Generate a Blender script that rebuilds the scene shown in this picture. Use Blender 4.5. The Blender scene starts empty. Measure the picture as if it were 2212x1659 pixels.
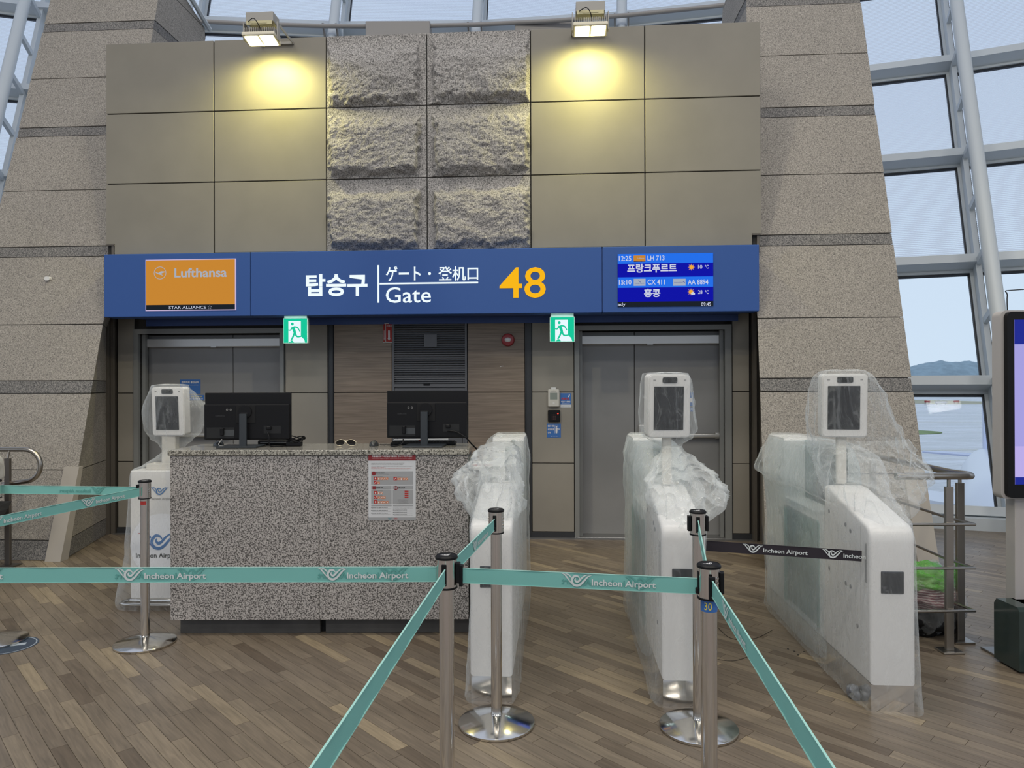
import bpy, bmesh, math, random
from mathutils import Vector, Matrix, noise
random.seed(7)
PI = math.pi
scene = bpy.context.scene
COL = scene.collection

# ------------------------------------------------------------------ camera
F, H = 1530.0, 1.55
TH = math.radians(3.63)                    # the gate wall is turned by this much
CT, ST = math.cos(TH), math.sin(TH)
cf = Vector((0, 1, .0016)).normalized()
cr = Vector((1, 0, -.003)).normalized()
cu = cr.cross(cf)
cam = bpy.data.cameras.new('camera'); cam_o = bpy.data.objects.new('camera', cam); COL.objects.link(cam_o)
cam.sensor_width = 36; cam.lens = F / 2212 * 36; cam.clip_end = 3000
cam_o.matrix_world = Matrix(((cr.x, cu.x, -cf.x, 0), (cr.y, cu.y, -cf.y, 0), (cr.z, cu.z, -cf.z, H), (0, 0, 0, 1)))
scene.camera = cam_o

# ------------------------------------------------------------------ world, light, exposure
scene.view_settings.view_transform = 'Standard'; scene.view_settings.look = 'None'
scene.view_settings.gamma = 1; scene.view_settings.use_curve_mapping = False
scene.view_settings.exposure = 0.0
scene.cycles.transparent_max_bounces = 32
scene.cycles.max_bounces = 8
scene.cycles.sample_clamp_indirect = 6

world = bpy.data.worlds.new('overcast_sky'); scene.world = world; world.use_nodes = True
wn, wl = world.node_tree.nodes, world.node_tree.links
wn.clear()
wo = wn.new('ShaderNodeOutputWorld'); wb = wn.new('ShaderNodeBackground'); tc = wn.new('ShaderNodeTexCoord')
sp = wn.new('ShaderNodeSeparateXYZ'); rp = wn.new('ShaderNodeValToRGB')
wl.new(tc.outputs['Generated'], sp.inputs[0]); wl.new(sp.outputs['Z'], rp.inputs['Fac'])
rp.color_ramp.elements[0].position = 0.0; rp.color_ramp.elements[0].color = (.68, .76, .87, 1)
rp.color_ramp.elements[1].position = .55; rp.color_ramp.elements[1].color = (.58, .65, .82, 1)
ns = wn.new('ShaderNodeTexNoise'); ns.inputs['Scale'].default_value = 2.2; ns.inputs['Detail'].default_value = 4
wl.new(tc.outputs['Generated'], ns.inputs['Vector'])
mx = wn.new('ShaderNodeMixRGB'); mx.blend_type = 'SOFT_LIGHT'; mx.inputs['Fac'].default_value = .35
wl.new(rp.outputs['Color'], mx.inputs['Color1']); wl.new(ns.outputs['Fac'], mx.inputs['Color2'])
wl.new(mx.outputs['Color'], wb.inputs['Color']); wb.inputs['Strength'].default_value = 1.1
wl.new(wb.outputs[0], wo.inputs[0])

def area(name, loc, sx, sy, power, color=(1, 1, 1), rot=(0, 0, 0), spread=None):
    l = bpy.data.lights.new(name, 'AREA'); l.shape = 'RECTANGLE'; l.size = sx; l.size_y = sy
    l.energy = power; l.color = color
    if spread: l.spread = spread
    o = bpy.data.objects.new(name, l); COL.objects.link(o); o.location = loc; o.rotation_euler = rot
    o['kind'] = 'helper'
    return o
def spot(name, loc, target, power, color, angle, blend=.3, r=.08):
    l = bpy.data.lights.new(name, 'SPOT'); l.energy = power; l.color = color
    l.spot_size = math.radians(angle); l.spot_blend = blend; l.shadow_soft_size = r
    o = bpy.data.objects.new(name, l); COL.objects.link(o); o.location = loc
    o.rotation_euler = (Vector(target) - Vector(loc)).to_track_quat('-Z', 'Y').to_euler(); o['kind'] = 'helper'
    return o
# unseen fill lights added at ceiling height to brighten the hall and gate
for ax, ay in ((-6, -2), (0, -4), (6, -2), (-3.2, 2.4), (2.2, 2.4), (0, -9), (-6, -9), (6, -9)):
    area('hall_fill_light', (ax, ay, 11.2), 2.4, .8, 250, (1, .95, .87))
# added warm spots without fixtures, raking the stone on both sides of the gate
spot('added_pylon_spot', (2.6, .6, 6.4), (-4.9, 6.6, 1.6), 420, (1, .88, .58), 34, .35)
spot('added_pylon_spot', (-5.0, .6, 6.4), (2.6, 6.4, 1.8), 420, (1, .88, .58), 34, .35)

# ------------------------------------------------------------------ pixel to place helpers (real planes in the place)
def ray(px, py):
    return cr * ((px - 1106) / F) + cu * (-(py - 829.5) / F) + cf
def WP(px, py, t):
    d = ray(px, py); k = t / (d.x * ST + d.y * CT)
    return k * (d.x * CT - d.y * ST), H + k * d.z
def FL(px, py, z=0.0):
    d = ray(px, py); k = (z - H) / d.z
    return k * d.x, k * d.y
def AY(px, py, Y):
    d = ray(px, py); k = Y / d.y
    return k * d.x, H + k * d.z
def W2(s, t, z=0.0):                       # wall frame -> world
    return Vector((s * CT + t * ST, -s * ST + t * CT, z))

# ------------------------------------------------------------------ materials
MATS = {}
def mat(name, color=(.8, .8, .8), rough=.5, metal=0.0, emit=None, es=1.0, bump=None, spec=None, vary=None, coat=0):
    if name in MATS: return MATS[name]
    m = bpy.data.materials.new(name); m.use_nodes = True
    n, l = m.node_tree.nodes, m.node_tree.links
    p = n['Principled BSDF']
    p.inputs['Base Color'].default_value = (*color, 1); p.inputs['Roughness'].default_value = rough
    p.inputs['Metallic'].default_value = metal
    if spec is not None: p.inputs['Specular IOR Level'].default_value = spec
    if coat: p.inputs['Coat Weight'].default_value = coat
    if emit:
        p.inputs['Emission Color'].default_value = (*emit, 1); p.inputs['Emission Strength'].default_value = es
    t = n.new('ShaderNodeTexCoord')
    if vary:                               # (scale, amount)
        nz = n.new('ShaderNodeTexNoise'); nz.inputs['Scale'].default_value = vary[0]; nz.inputs['Detail'].default_value = 5
        l.new(t.outputs['Object'], nz.inputs['Vector'])
        r = n.new('ShaderNodeValToRGB'); a = vary[1]
        r.color_ramp.elements[0].position = .3; r.color_ramp.elements[1].position = .7
        r.color_ramp.elements[0].color = (*[x * (1 - a) for x in color], 1)
        r.color_ramp.elements[1].color = (*[min(1, x * (1 + a)) for x in color], 1)
        l.new(nz.outputs['Fac'], r.inputs['Fac']); l.new(r.outputs['Color'], p.inputs['Base Color'])
    if bump:                               # (scale, strength, distance)
        nz = n.new('ShaderNodeTexNoise'); nz.inputs['Scale'].default_value = bump[0]; nz.inputs['Detail'].default_value = 4
        l.new(t.outputs['Object'], nz.inputs['Vector'])
        b = n.new('ShaderNodeBump'); b.inputs['Strength'].default_value = bump[1]; b.inputs['Distance'].default_value = bump[2]
        l.new(nz.outputs['Fac'], b.inputs['Height']); l.new(b.outputs['Normal'], p.inputs['Normal'])
    MATS[name] = m
    return m

def granite(name, stops, scale, rough=.6, bump=.15, big=.06, stretch=(1, 1, 1)):
    m = bpy.data.materials.new(name); m.use_nodes = True
    n, l = m.node_tree.nodes, m.node_tree.links; p = n['Principled BSDF']
    g = n.new('ShaderNodeNewGeometry'); mp = n.new('ShaderNodeMapping'); mp.inputs['Scale'].default_value = stretch
    l.new(g.outputs['Position'], mp.inputs['Vector'])
    nz = n.new('ShaderNodeTexNoise'); nz.inputs['Scale'].default_value = scale; nz.inputs['Detail'].default_value = 2.5
    nz.inputs['Distortion'].default_value = .6; l.new(mp.outputs[0], nz.inputs['Vector'])
    r = n.new('ShaderNodeValToRGB'); el = r.color_ramp.elements
    el[0].position, el[0].color = stops[0][0], (*stops[0][1], 1)
    el[1].position, el[1].color = stops[-1][0], (*stops[-1][1], 1)
    for ps, c in stops[1:-1]:
        e = el.new(ps); e.color = (*c, 1)
    l.new(nz.outputs['Fac'], r.inputs['Fac'])
    n2 = n.new('ShaderNodeTexNoise'); n2.inputs['Scale'].default_value = 1.3; n2.inputs['Detail'].default_value = 3
    l.new(g.outputs['Position'], n2.inputs['Vector'])
    mr = n.new('ShaderNodeMapRange'); mr.inputs['To Min'].default_value = 1 - big * 2; mr.inputs['To Max'].default_value = 1 + big * 2
    l.new(n2.outputs['Fac'], mr.inputs['Value'])
    hs = n.new('ShaderNodeHueSaturation'); l.new(mr.outputs[0], hs.inputs['Value']); l.new(r.outputs['Color'], hs.inputs['Color'])
    l.new(hs.outputs['Color'], p.inputs['Base Color']); p.inputs['Roughness'].default_value = rough
    if bump:
        b = n.new('ShaderNodeBump'); b.inputs['Strength'].default_value = bump; b.inputs['Distance'].default_value = .003
        l.new(nz.outputs['Fac'], b.inputs['Height']); l.new(b.outputs['Normal'], p.inputs['Normal'])
    MATS[name] = m
    return m

G_PYLON = granite('pylon_granite', [(.34, (.13, .12, .11)), (.45, (.235, .215, .19)), (.57, (.315, .29, .255)), (.7, (.40, .37, .33))], 105, .75, .3, .05)
G_BAND = granite('dark_granite_band', [(.36, (.06, .058, .058)), (.5, (.15, .145, .14)), (.65, (.27, .255, .24))], 105, .8, .35, .04)
G_DESK = granite('desk_granite', [(.40, (.065, .06, .056)), (.468, (.14, .13, .12)), (.505, (.40, .37, .35)), (.68, (.50, .47, .44))], 125, .5, 0, .03)
G_TOP = granite('polished_granite', [(.40, (.08, .075, .065)), (.47, (.22, .21, .18)), (.52, (.38, .36, .31)), (.68, (.46, .44, .38))], 125, .12, 0, .03)
G_ROCK = granite('split_face_granite', [(.36, (.10, .097, .095)), (.47, (.24, .23, .225)), (.57, (.36, .345, .335)), (.7, (.43, .41, .39))], 95, .9, .35, .05)
M_PANEL = mat('painted_wall_panel', (.255, .235, .20), .6, bump=(220, .08, .001), vary=(3, .05))
M_PANELU = mat('upper_wall_panel_paint', (.205, .192, .163), .6, bump=(220, .08, .001), vary=(3, .05))
M_JOINT = mat('dark_joint', (.02, .018, .016), .8)
M_FRAME = mat('brown_steel_frame', (.10, .088, .075), .5)
M_DARKF = mat('charcoal_aluminium_strip', (.03, .032, .036), .45)
M_DOOR = mat('grey_painted_steel_door', (.225, .225, .225), .5, bump=(160, .04, .001), vary=(4, .03))
M_DFRAME = mat('grey_door_frame', (.20, .205, .20), .45)
M_CLOSER = mat('silver_anodised_aluminium', (.55, .55, .54), .35, .4)
M_STEEL = mat('brushed_stainless_steel', (.72, .70, .67), .11, 1.0)
M_CHROME = mat('polished_stainless_steel', (.62, .60, .56), .13, 1.0)
M_RAIL = mat('handrail_stainless_steel', (.40, .375, .34), .3, 1.0)
M_BLUE = mat('blue_sign_panel', (.038, .095, .305), .55, spec=.2)
M_BLUED = mat('dark_blue_soffit', (.035, .075, .24), .5)
M_WHITEFR = mat('white_curtain_wall_steel', (.52, .56, .58), .45)
M_GASKET = mat('black_gasket', (.02, .022, .025), .6)
M_BLACK = mat('black_plastic', (.006, .006, .007), .45, spec=.22)
M_BLACK2 = mat('matte_black_plastic', (.012, .012, .013), .6, spec=.2)
M_WHITE = mat('white_gloss_plastic', (.66, .655, .64), .35)
M_WHITEP = mat('white_paint', (.62, .62, .61), .5)
M_CREAM = mat('cream_plastic', (.55, .53, .48), .45)
M_GREYP = mat('grey_plastic', (.30, .30, .295), .5)
M_KICK = mat('dark_grey_toe_kick', (.06, .058, .056), .6, vary=(9, .2))
M_BELT = mat('teal_woven_belt', (.185, .47, .43), .75, bump=(500, .3, .0006))
M_BELTK = mat('black_woven_belt', (.018, .013, .02), .7, bump=(500, .3, .0006))
M_PRINT = mat('pale_belt_print', (.62, .66, .66), .7)
M_GHOST = mat('print_showing_through', (.10, .33, .30), .75)
M_INKW = mat('white_ink', (.72, .72, .72), .6)
M_INKK = mat('black_ink', (.02, .02, .02), .6)
M_INKG = mat('grey_ink', (.22, .22, .22), .6)
M_INKR = mat('red_ink', (.42, .03, .025), .6)
M_INKO = mat('orange_ink', (.62, .20, .07), .6)
M_INKB = mat('blue_ink', (.03, .14, .36), .6)
M_INKY = mat('yellow_ink', (.75, .62, .10), .6)
M_PAPER = mat('white_paper', (.60, .61, .62), .6)
M_PAPERG = mat('grey_print_area', (.33, .335, .34), .6)
M_NOTE = mat('blue_notice', (.035, .14, .42), .5)
M_RED = mat('red_alarm_plastic', (.30, .015, .02), .35)
M_LENS = mat('clear_lens', (.7, .7, .7), .1, spec=.8)
M_SCREEN = mat('dark_glass_screen', (.012, .016, .022), .08, spec=.7)

def emis(name, color, strength, cam_tex=None):
    m = bpy.data.materials.new(name); m.use_nodes = True
    n, l = m.node_tree.nodes, m.node_tree.links; n.clear()
    e = n.new('ShaderNodeEmission'); o = n.new('ShaderNodeOutputMaterial')
    e.inputs['Color'].default_value = (*color, 1); e.inputs['Strength'].default_value = strength
    l.new(e.outputs[0], o.inputs[0]); MATS[name] = m
    return m
E_WHITE = emis('backlit_white', (.88, .98, 1.0), 1.0)
E_YELLOW = emis('backlit_yellow', (1.0, .50, .012), .95)
E_GREEN = emis('exit_sign_green', (.01, .60, .34), .95)
E_EXITW = emis('exit_sign_white', (.82, .95, 1.0), 1.0)
E_ORANGE = emis('orange_screen', (.60, .25, .035), .95)
E_SCRW = emis('screen_white', (.66, .70, .85), .9)
E_SCRG = emis('screen_grey', (.42, .47, .56), .9)
E_SCRDK = emis('screen_black', (.012, .016, .022), 1)
E_SCRB1 = emis('screen_light_blue', (.02, .17, .87), .95)
E_SCRB2 = emis('screen_deep_blue', (.006, .008, .40), .95)
E_SCRB3 = emis('screen_navy_band', (.02, .03, .30), .95)
E_LAV = emis('screen_lavender', (.40, .37, .78), .95)
E_LAMP = emis('floodlight_led', (1, .93, .55), 14)
E_RED = emis('red_indicator', (1, .05, .03), 3)
E_EDGE = emis('screen_pale_edge', (.62, .50, .72), .9)

def wood_panel():
    m = bpy.data.materials.new('wood_wall_panel'); m.use_nodes = True
    n, l = m.node_tree.nodes, m.node_tree.links; p = n['Principled BSDF']
    t = n.new('ShaderNodeTexCoord'); mp = n.new('ShaderNodeMapping'); mp.inputs['Scale'].default_value = (1.2, 1, 36)
    l.new(t.outputs['Object'], mp.inputs[0])
    nz = n.new('ShaderNodeTexNoise'); nz.inputs['Scale'].default_value = 2.2; nz.inputs['Detail'].default_value = 7; nz.inputs['Distortion'].default_value = .5
    l.new(mp.outputs[0], nz.inputs['Vector'])
    r = n.new('ShaderNodeValToRGB'); e = r.color_ramp.elements
    e[0].position = .3; e[0].color = (.165, .125, .095, 1); e[1].position = .7; e[1].color = (.27, .215, .165, 1)
    l.new(nz.outputs['Fac'], r.inputs['Fac']); l.new(r.outputs['Color'], p.inputs['Base Color']); p.inputs['Roughness'].default_value = .55
    return m
M_WOOD = wood_panel()

def floor_wood():
    m = bpy.data.materials.new('oak_floor_plank'); m.use_nodes = True
    n, l = m.node_tree.nodes, m.node_tree.links; p = n['Principled BSDF']
    at = n.new('ShaderNodeAttribute'); at.attribute_name = 'tone'
    g = n.new('ShaderNodeNewGeometry'); mp = n.new('ShaderNodeMapping')
    mp.vector_type = 'POINT'
    rot = n.new('ShaderNodeVectorRotate'); rot.rotation_type = 'Z_AXIS'; rot.inputs['Angle'].default_value = math.radians(46.3)
    l.new(g.outputs['Position'], rot.inputs['Vector'])
    mp.inputs['Scale'].default_value = (2.2, 30, 1); l.new(rot.outputs[0], mp.inputs[0])
    nz = n.new('ShaderNodeTexNoise'); nz.noise_dimensions = '4D'; nz.inputs['Scale'].default_value = 2.4; nz.inputs['Detail'].default_value = 6
    nz.inputs['Distortion'].default_value = .8
    l.new(mp.outputs[0], nz.inputs['Vector'])
    mw = n.new('ShaderNodeMath'); mw.operation = 'MULTIPLY'; mw.inputs[1].default_value = 37; l.new(at.outputs['Fac'], mw.inputs[0]); l.new(mw.outputs[0], nz.inputs['W'])
    r = n.new('ShaderNodeValToRGB'); e = r.color_ramp.elements
    e[0].position = 0; e[0].color = (.112, .085, .060, 1); e[1].position = 1; e[1].color = (.265, .21, .138, 1)
    for ps, c in ((.3, (.150, .119, .087)), (.55, (.175, .140, .102)), (.8, (.21, .168, .119))):
        x = e.new(ps); x.color = (*c, 1)
    l.new(at.outputs['Fac'], r.inputs['Fac'])
    mr = n.new('ShaderNodeMapRange'); mr.inputs['From Min'].default_value = .3; mr.inputs['From Max'].default_value = .7
    mr.inputs['To Min'].default_value = .74; mr.inputs['To Max'].default_value = 1.2; l.new(nz.outputs['Fac'], mr.inputs['Value'])
    hs = n.new('ShaderNodeHueSaturation'); l.new(mr.outputs[0], hs.inputs['Value']); l.new(r.outputs['Color'], hs.inputs['Color'])
    l.new(hs.outputs['Color'], p.inputs['Base Color'])
    n3 = n.new('ShaderNodeTexNoise'); n3.inputs['Scale'].default_value = 1.6; n3.inputs['Detail'].default_value = 6; l.new(g.outputs['Position'], n3.inputs['Vector'])
    m3 = n.new('ShaderNodeMapRange'); m3.inputs['To Min'].default_value = .28; m3.inputs['To Max'].default_value = .5
    l.new(n3.outputs['Fac'], m3.inputs['Value']); l.new(m3.outputs[0], p.inputs['Roughness'])
    b = n.new('ShaderNodeBump'); b.inputs['Strength'].default_value = .12; b.inputs['Distance'].default_value = .001
    l.new(nz.outputs['Fac'], b.inputs['Height']); l.new(b.outputs['Normal'], p.inputs['Normal'])
    return m
M_FLOOR = floor_wood()

def glass_pane(name, frit):
    m = bpy.data.materials.new(name); m.use_nodes = True
    n, l = m.node_tree.nodes, m.node_tree.links; n.clear()
    o = n.new('ShaderNodeOutputMaterial'); tr = n.new('ShaderNodeBsdfTransparent'); tr.inputs['Color'].default_value = (.93, .97, .985, 1)
    gl = n.new('ShaderNodeBsdfGlossy'); gl.inputs['Roughness'].default_value = .02
    lw = n.new('ShaderNodeLayerWeight'); lw.inputs['Blend'].default_value = .12
    m1 = n.new('ShaderNodeMixShader'); l.new(lw.outputs['Fresnel'], m1.inputs[0]); l.new(tr.outputs[0], m1.inputs[1]); l.new(gl.outputs[0], m1.inputs[2])
    if frit:
        t = n.new('ShaderNodeTexCoord'); w = n.new('ShaderNodeTexWave'); w.bands_direction = 'Z'; w.inputs['Scale'].default_value = 12
        w.inputs['Distortion'].default_value = 0; l.new(t.outputs['Object'], w.inputs['Vector'])
        mr = n.new('ShaderNodeMapRange'); mr.inputs['To Min'].default_value = .0; mr.inputs['To Max'].default_value = .42; l.new(w.outputs['Fac'], mr.inputs['Value'])
        d = n.new('ShaderNodeBsdfTranslucent'); d.inputs['Color'].default_value = (.86, .86, .92, 1)
        m2 = n.new('ShaderNodeMixShader'); l.new(mr.outputs[0], m2.inputs[0]); l.new(m1.outputs[0], m2.inputs[1]); l.new(d.outputs[0], m2.inputs[2])
        l.new(m2.outputs[0], o.inputs[0])
    else:
        l.new(m1.outputs[0], o.inputs[0])
    return m
M_GLASS = glass_pane('clear_window_glass', False)
M_FRIT = glass_pane('fritted_window_glass', True)

def gate_glass():
    m = bpy.data.materials.new('green_tinted_glass'); m.use_nodes = True
    n, l = m.node_tree.nodes, m.node_tree.links; n.clear()
    o = n.new('ShaderNodeOutputMaterial'); tr = n.new('ShaderNodeBsdfTransparent'); tr.inputs['Color'].default_value = (.62, .80, .78, 1)
    gl = n.new('ShaderNodeBsdfGlossy'); gl.inputs['Roughness'].default_value = .03
    lw = n.new('ShaderNodeLayerWeight'); lw.inputs['Blend'].default_value = .25
    m1 = n.new('ShaderNodeMixShader'); l.new(lw.outputs['Fresnel'], m1.inputs[0]); l.new(tr.outputs[0], m1.inputs[1]); l.new(gl.outputs[0], m1.inputs[2])
    l.new(m1.outputs[0], o.inputs[0]); return m
M_GGLASS = gate_glass()

def film(name, tint=(.86, .90, .90), base=.26, edge=.55, green=False):
    m = bpy.data.materials.new(name); m.use_nodes = True
    n, l = m.node_tree.nodes, m.node_tree.links; n.clear()
    o = n.new('ShaderNodeOutputMaterial'); tr = n.new('ShaderNodeBsdfTransparent')
    p = n.new('ShaderNodeBsdfPrincipled'); p.inputs['Base Color'].default_value = (*tint, 1); p.inputs['Roughness'].default_value = .13
    p.inputs['Specular IOR Level'].default_value = 1.0
    tl = n.new('ShaderNodeBsdfTranslucent'); tl.inputs['Color'].default_value = (*tint, 1)
    g = n.new('ShaderNodeNewGeometry')
    mpp = n.new('ShaderNodeMapping'); mpp.inputs['Scale'].default_value = (1, 1, .45); l.new(g.outputs['Position'], mpp.inputs[0])
    nz = n.new('ShaderNodeTexNoise'); nz.inputs['Scale'].default_value = 9; nz.inputs['Detail'].default_value = 4; nz.inputs['Distortion'].default_value = 1.6
    l.new(mpp.outputs[0], nz.inputs['Vector'])
    vo = n.new('ShaderNodeTexVoronoi'); vo.feature = 'DISTANCE_TO_EDGE'; vo.inputs['Scale'].default_value = 13; l.new(mpp.outputs[0], vo.inputs['Vector'])
    ad = n.new('ShaderNodeMath'); ad.operation = 'MULTIPLY_ADD'; ad.inputs[1].default_value = .35; l.new(vo.outputs['Distance'], ad.inputs[0]); l.new(nz.outputs['Fac'], ad.inputs[2])
    b = n.new('ShaderNodeBump'); b.inputs['Strength'].default_value = .7; b.inputs['Distance'].default_value = .022
    l.new(ad.outputs[0], b.inputs['Height']); l.new(b.outputs['Normal'], p.inputs['Normal'])
    lw = n.new('ShaderNodeLayerWeight'); lw.inputs['Blend'].default_value = .35; l.new(b.outputs['Normal'], lw.inputs['Normal'])
    mr = n.new('ShaderNodeMapRange'); mr.inputs['To Min'].default_value = base; mr.inputs['To Max'].default_value = edge; l.new(lw.outputs['Facing'], mr.inputs['Value'])
    ms = n.new('ShaderNodeMixShader'); ms.inputs[0].default_value = .35; l.new(p.outputs[0], ms.inputs[1]); l.new(tl.outputs[0], ms.inputs[2])
    # creases of the folded film are denser than the flat film
    v2 = n.new('ShaderNodeTexNoise'); v2.inputs['Scale'].default_value = 5; v2.inputs['Detail'].default_value = 3; v2.inputs['Distortion'].default_value = .7
    mw = n.new('ShaderNodeMapping'); mw.inputs['Scale'].default_value = (2.4, 2.4, .22); dn = n.new('ShaderNodeTexNoise'); dn.inputs['Scale'].default_value = 5; dn.inputs['Detail'].default_value = 3
    vm = n.new('ShaderNodeVectorMath'); vm.operation = 'MULTIPLY_ADD'; vm.inputs[1].default_value = (.25, .25, .25); l.new(g.outputs['Position'], dn.inputs['Vector']); l.new(dn.outputs['Color'], vm.inputs[0]); l.new(g.outputs['Position'], vm.inputs[2])
    l.new(vm.outputs[0], mw.inputs[0]); l.new(mw.outputs[0], v2.inputs['Vector'])
    cr_ = n.new('ShaderNodeMapRange'); cr_.inputs['From Max'].default_value = .022; cr_.inputs['To Min'].default_value = .10; cr_.inputs['To Max'].default_value = 0
    s1_ = n.new('ShaderNodeMath'); s1_.operation = 'SUBTRACT'; s1_.inputs[1].default_value = .5; l.new(v2.outputs['Fac'], s1_.inputs[0]); s2_ = n.new('ShaderNodeMath'); s2_.operation = 'ABSOLUTE'; l.new(s1_.outputs[0], s2_.inputs[0]); l.new(s2_.outputs[0], cr_.inputs['Value'])
    sm = n.new('ShaderNodeMath'); sm.operation = 'ADD'; sm.use_clamp = True; l.new(mr.outputs[0], sm.inputs[0]); l.new(cr_.outputs[0], sm.inputs[1])
    m2 = n.new('ShaderNodeMixShader'); l.new(sm.outputs[0], m2.inputs[0]); l.new(tr.outputs[0], m2.inputs[1]); l.new(ms.outputs[0], m2.inputs[2])
    l.new(m2.outputs[0], o.inputs[0]); return m
M_FILM = film('clear_polythene_film', base=.055, edge=.46)
M_FILMV = film('hazy_polythene_film', (.78, .87, .90), .20, .5)
M_FILMW = film('milky_polythene_film', (.86, .89, .88), .22, .62)
M_FILMG = film('green_polythene_film', (.16, .62, .06), .45, .8)

# ------------------------------------------------------------------ mesh building
class B:
    def __init__(s): s.b = bmesh.new()
    def face(s, pts):
        try: return s.b.faces.new([s.b.verts.new(p) for p in pts])
        except ValueError: return None
    def box(s, x0, x1, y0, y1, z0, z1, bev=0, seg=1):
        t = bmesh.new()
        v = [t.verts.new(p) for p in ((x0, y0, z0), (x1, y0, z0), (x1, y1, z0), (x0, y1, z0), (x0, y0, z1), (x1, y0, z1), (x1, y1, z1), (x0, y1, z1))]
        for f in ((3, 2, 1, 0), (4, 5, 6, 7), (0, 1, 5, 4), (1, 2, 6, 5), (2, 3, 7, 6), (3, 0, 4, 7)): t.faces.new([v[i] for i in f])
        if bev: bmesh.ops.bevel(t, geom=list(t.edges), offset=bev, segments=seg, profile=.6, affect='EDGES')
        s.merge(t); return s
    def merge(s, t, mtx=None):
        if mtx is not None: t.transform(mtx)
        mp = {}
        for v in t.verts: mp[v] = s.b.verts.new(v.co)
        for f in t.faces:
            try: s.b.faces.new([mp[v] for v in f.verts])
            except ValueError: pass
        t.free()
    def rbox(s, cx, cy, z0, z1, w, d, r, seg=6, y_axis=False):
        # upright box with rounded vertical corners
        pts = rrect(w, d, r, seg); s.prism([(cx + x, cy + y) for x, y in pts], z0, z1, 'z'); return s
    def prism(s, pts, a, c, axis='z'):
        def P(u, v, w):
            return {'z': (u, v, w), 'y': (u, w, v), 'x': (w, u, v)}[axis]
        lo = [s.b.verts.new(P(u, v, a)) for u, v in pts]; hi = [s.b.verts.new(P(u, v, c)) for u, v in pts]
        fs = [s.b.faces.new(lo), s.b.faces.new(hi)]
        n = len(pts)
        for i in range(n): fs.append(s.b.faces.new((lo[i], lo[(i + 1) % n], hi[(i + 1) % n], hi[i])))
        bmesh.ops.recalc_face_normals(s.b, faces=fs); return s
    def tube(s, path, r, seg=12, closed=False, cap=True):
        path = [Vector(p) for p in path]; rings = []; n = len(path)
        up = None
        for i, p in enumerate(path):
            a = path[i - 1] if i else p; c = path[i + 1] if i < n - 1 else p
            d = (c - a).normalized()
            if up is None: up = d.orthogonal().normalized()
            up = (up - d * up.dot(d)).normalized(); side = d.cross(up)
            rr = r[i] if isinstance(r, (list, tuple)) else r
            rings.append([s.b.verts.new(p + (up * math.cos(k * 2 * PI / seg) + side * math.sin(k * 2 * PI / seg)) * rr) for k in range(seg)])
        for a, c in zip(rings, rings[1:]):
            for k in range(seg): s.b.faces.new((a[k], a[(k + 1) % seg], c[(k + 1) % seg], c[k]))
        if cap:
            s.b.faces.new(list(reversed(rings[0]))); s.b.faces.new(rings[-1])
        return s
    def lathe(s, prof, cx=0, cy=0, seg=32):
        rings = []
        for r, z in prof:
            if r < 1e-6: rings.append([s.b.verts.new((cx, cy, z))])
            else: rings.append([s.b.verts.new((cx + r * math.cos(k * 2 * PI / seg), cy + r * math.sin(k * 2 * PI / seg), z)) for k in range(seg)])
        for a, c in zip(rings, rings[1:]):
            for k in range(seg):
                q = [a[k % len(a)], a[(k + 1) % len(a)], c[(k + 1) % len(c)], c[k % len(c)]]
                u = []
                for v in q:
                    if v not in u: u.append(v)
                if len(u) > 2: s.b.faces.new(u)
        return s
    # flat print, in the x-z plane at depth y, facing -y
    def rect(s, x0, x1, z0, z1, y=0): s.face([(x0, y, z0), (x1, y, z0), (x1, y, z1), (x0, y, z1)]); return s
    def poly(s, pts, y=0): s.face([(x, y, z) for x, z in pts]); return s
    def disc(s, cx, cz, r, y=0, seg=24, rz=None): s.poly([(cx + r * math.cos(k * 2 * PI / seg), cz + (rz or r) * math.sin(k * 2 * PI / seg)) for k in range(seg)], y); return s
    def ring(s, cx, cz, r, w, y=0, seg=32):
        for k in range(seg):
            a, c = k * 2 * PI / seg, (k + 1) * 2 * PI / seg
            s.poly([(cx + (r - w) * math.cos(a), cz + (r - w) * math.sin(a)), (cx + r * math.cos(a), cz + r * math.sin(a)), (cx + r * math.cos(c), cz + r * math.sin(c)), (cx + (r - w) * math.cos(c), cz + (r - w) * math.sin(c))], y)
        return s
    def stroke(s, pts, ws, y=0, sub=5):
        P = catmull(pts, sub); n = len(P)
        W = [interp(ws, i / (n - 1)) for i in range(n)]
        L = []
        for i in range(n):
            a = P[max(0, i - 1)]; c = P[min(n - 1, i + 1)]
            dx, dz = c[0] - a[0], c[1] - a[1]; q = math.hypot(dx, dz) or 1
            L.append((-dz / q * W[i] / 2, dx / q * W[i] / 2))
        for i in range(n - 1):
            s.poly([(P[i][0] - L[i][0], P[i][1] - L[i][1]), (P[i + 1][0] - L[i + 1][0], P[i + 1][1] - L[i + 1][1]), (P[i + 1][0] + L[i + 1][0], P[i + 1][1] + L[i + 1][1]), (P[i][0] + L[i][0], P[i][1] + L[i][1])], y)
        return s

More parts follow.
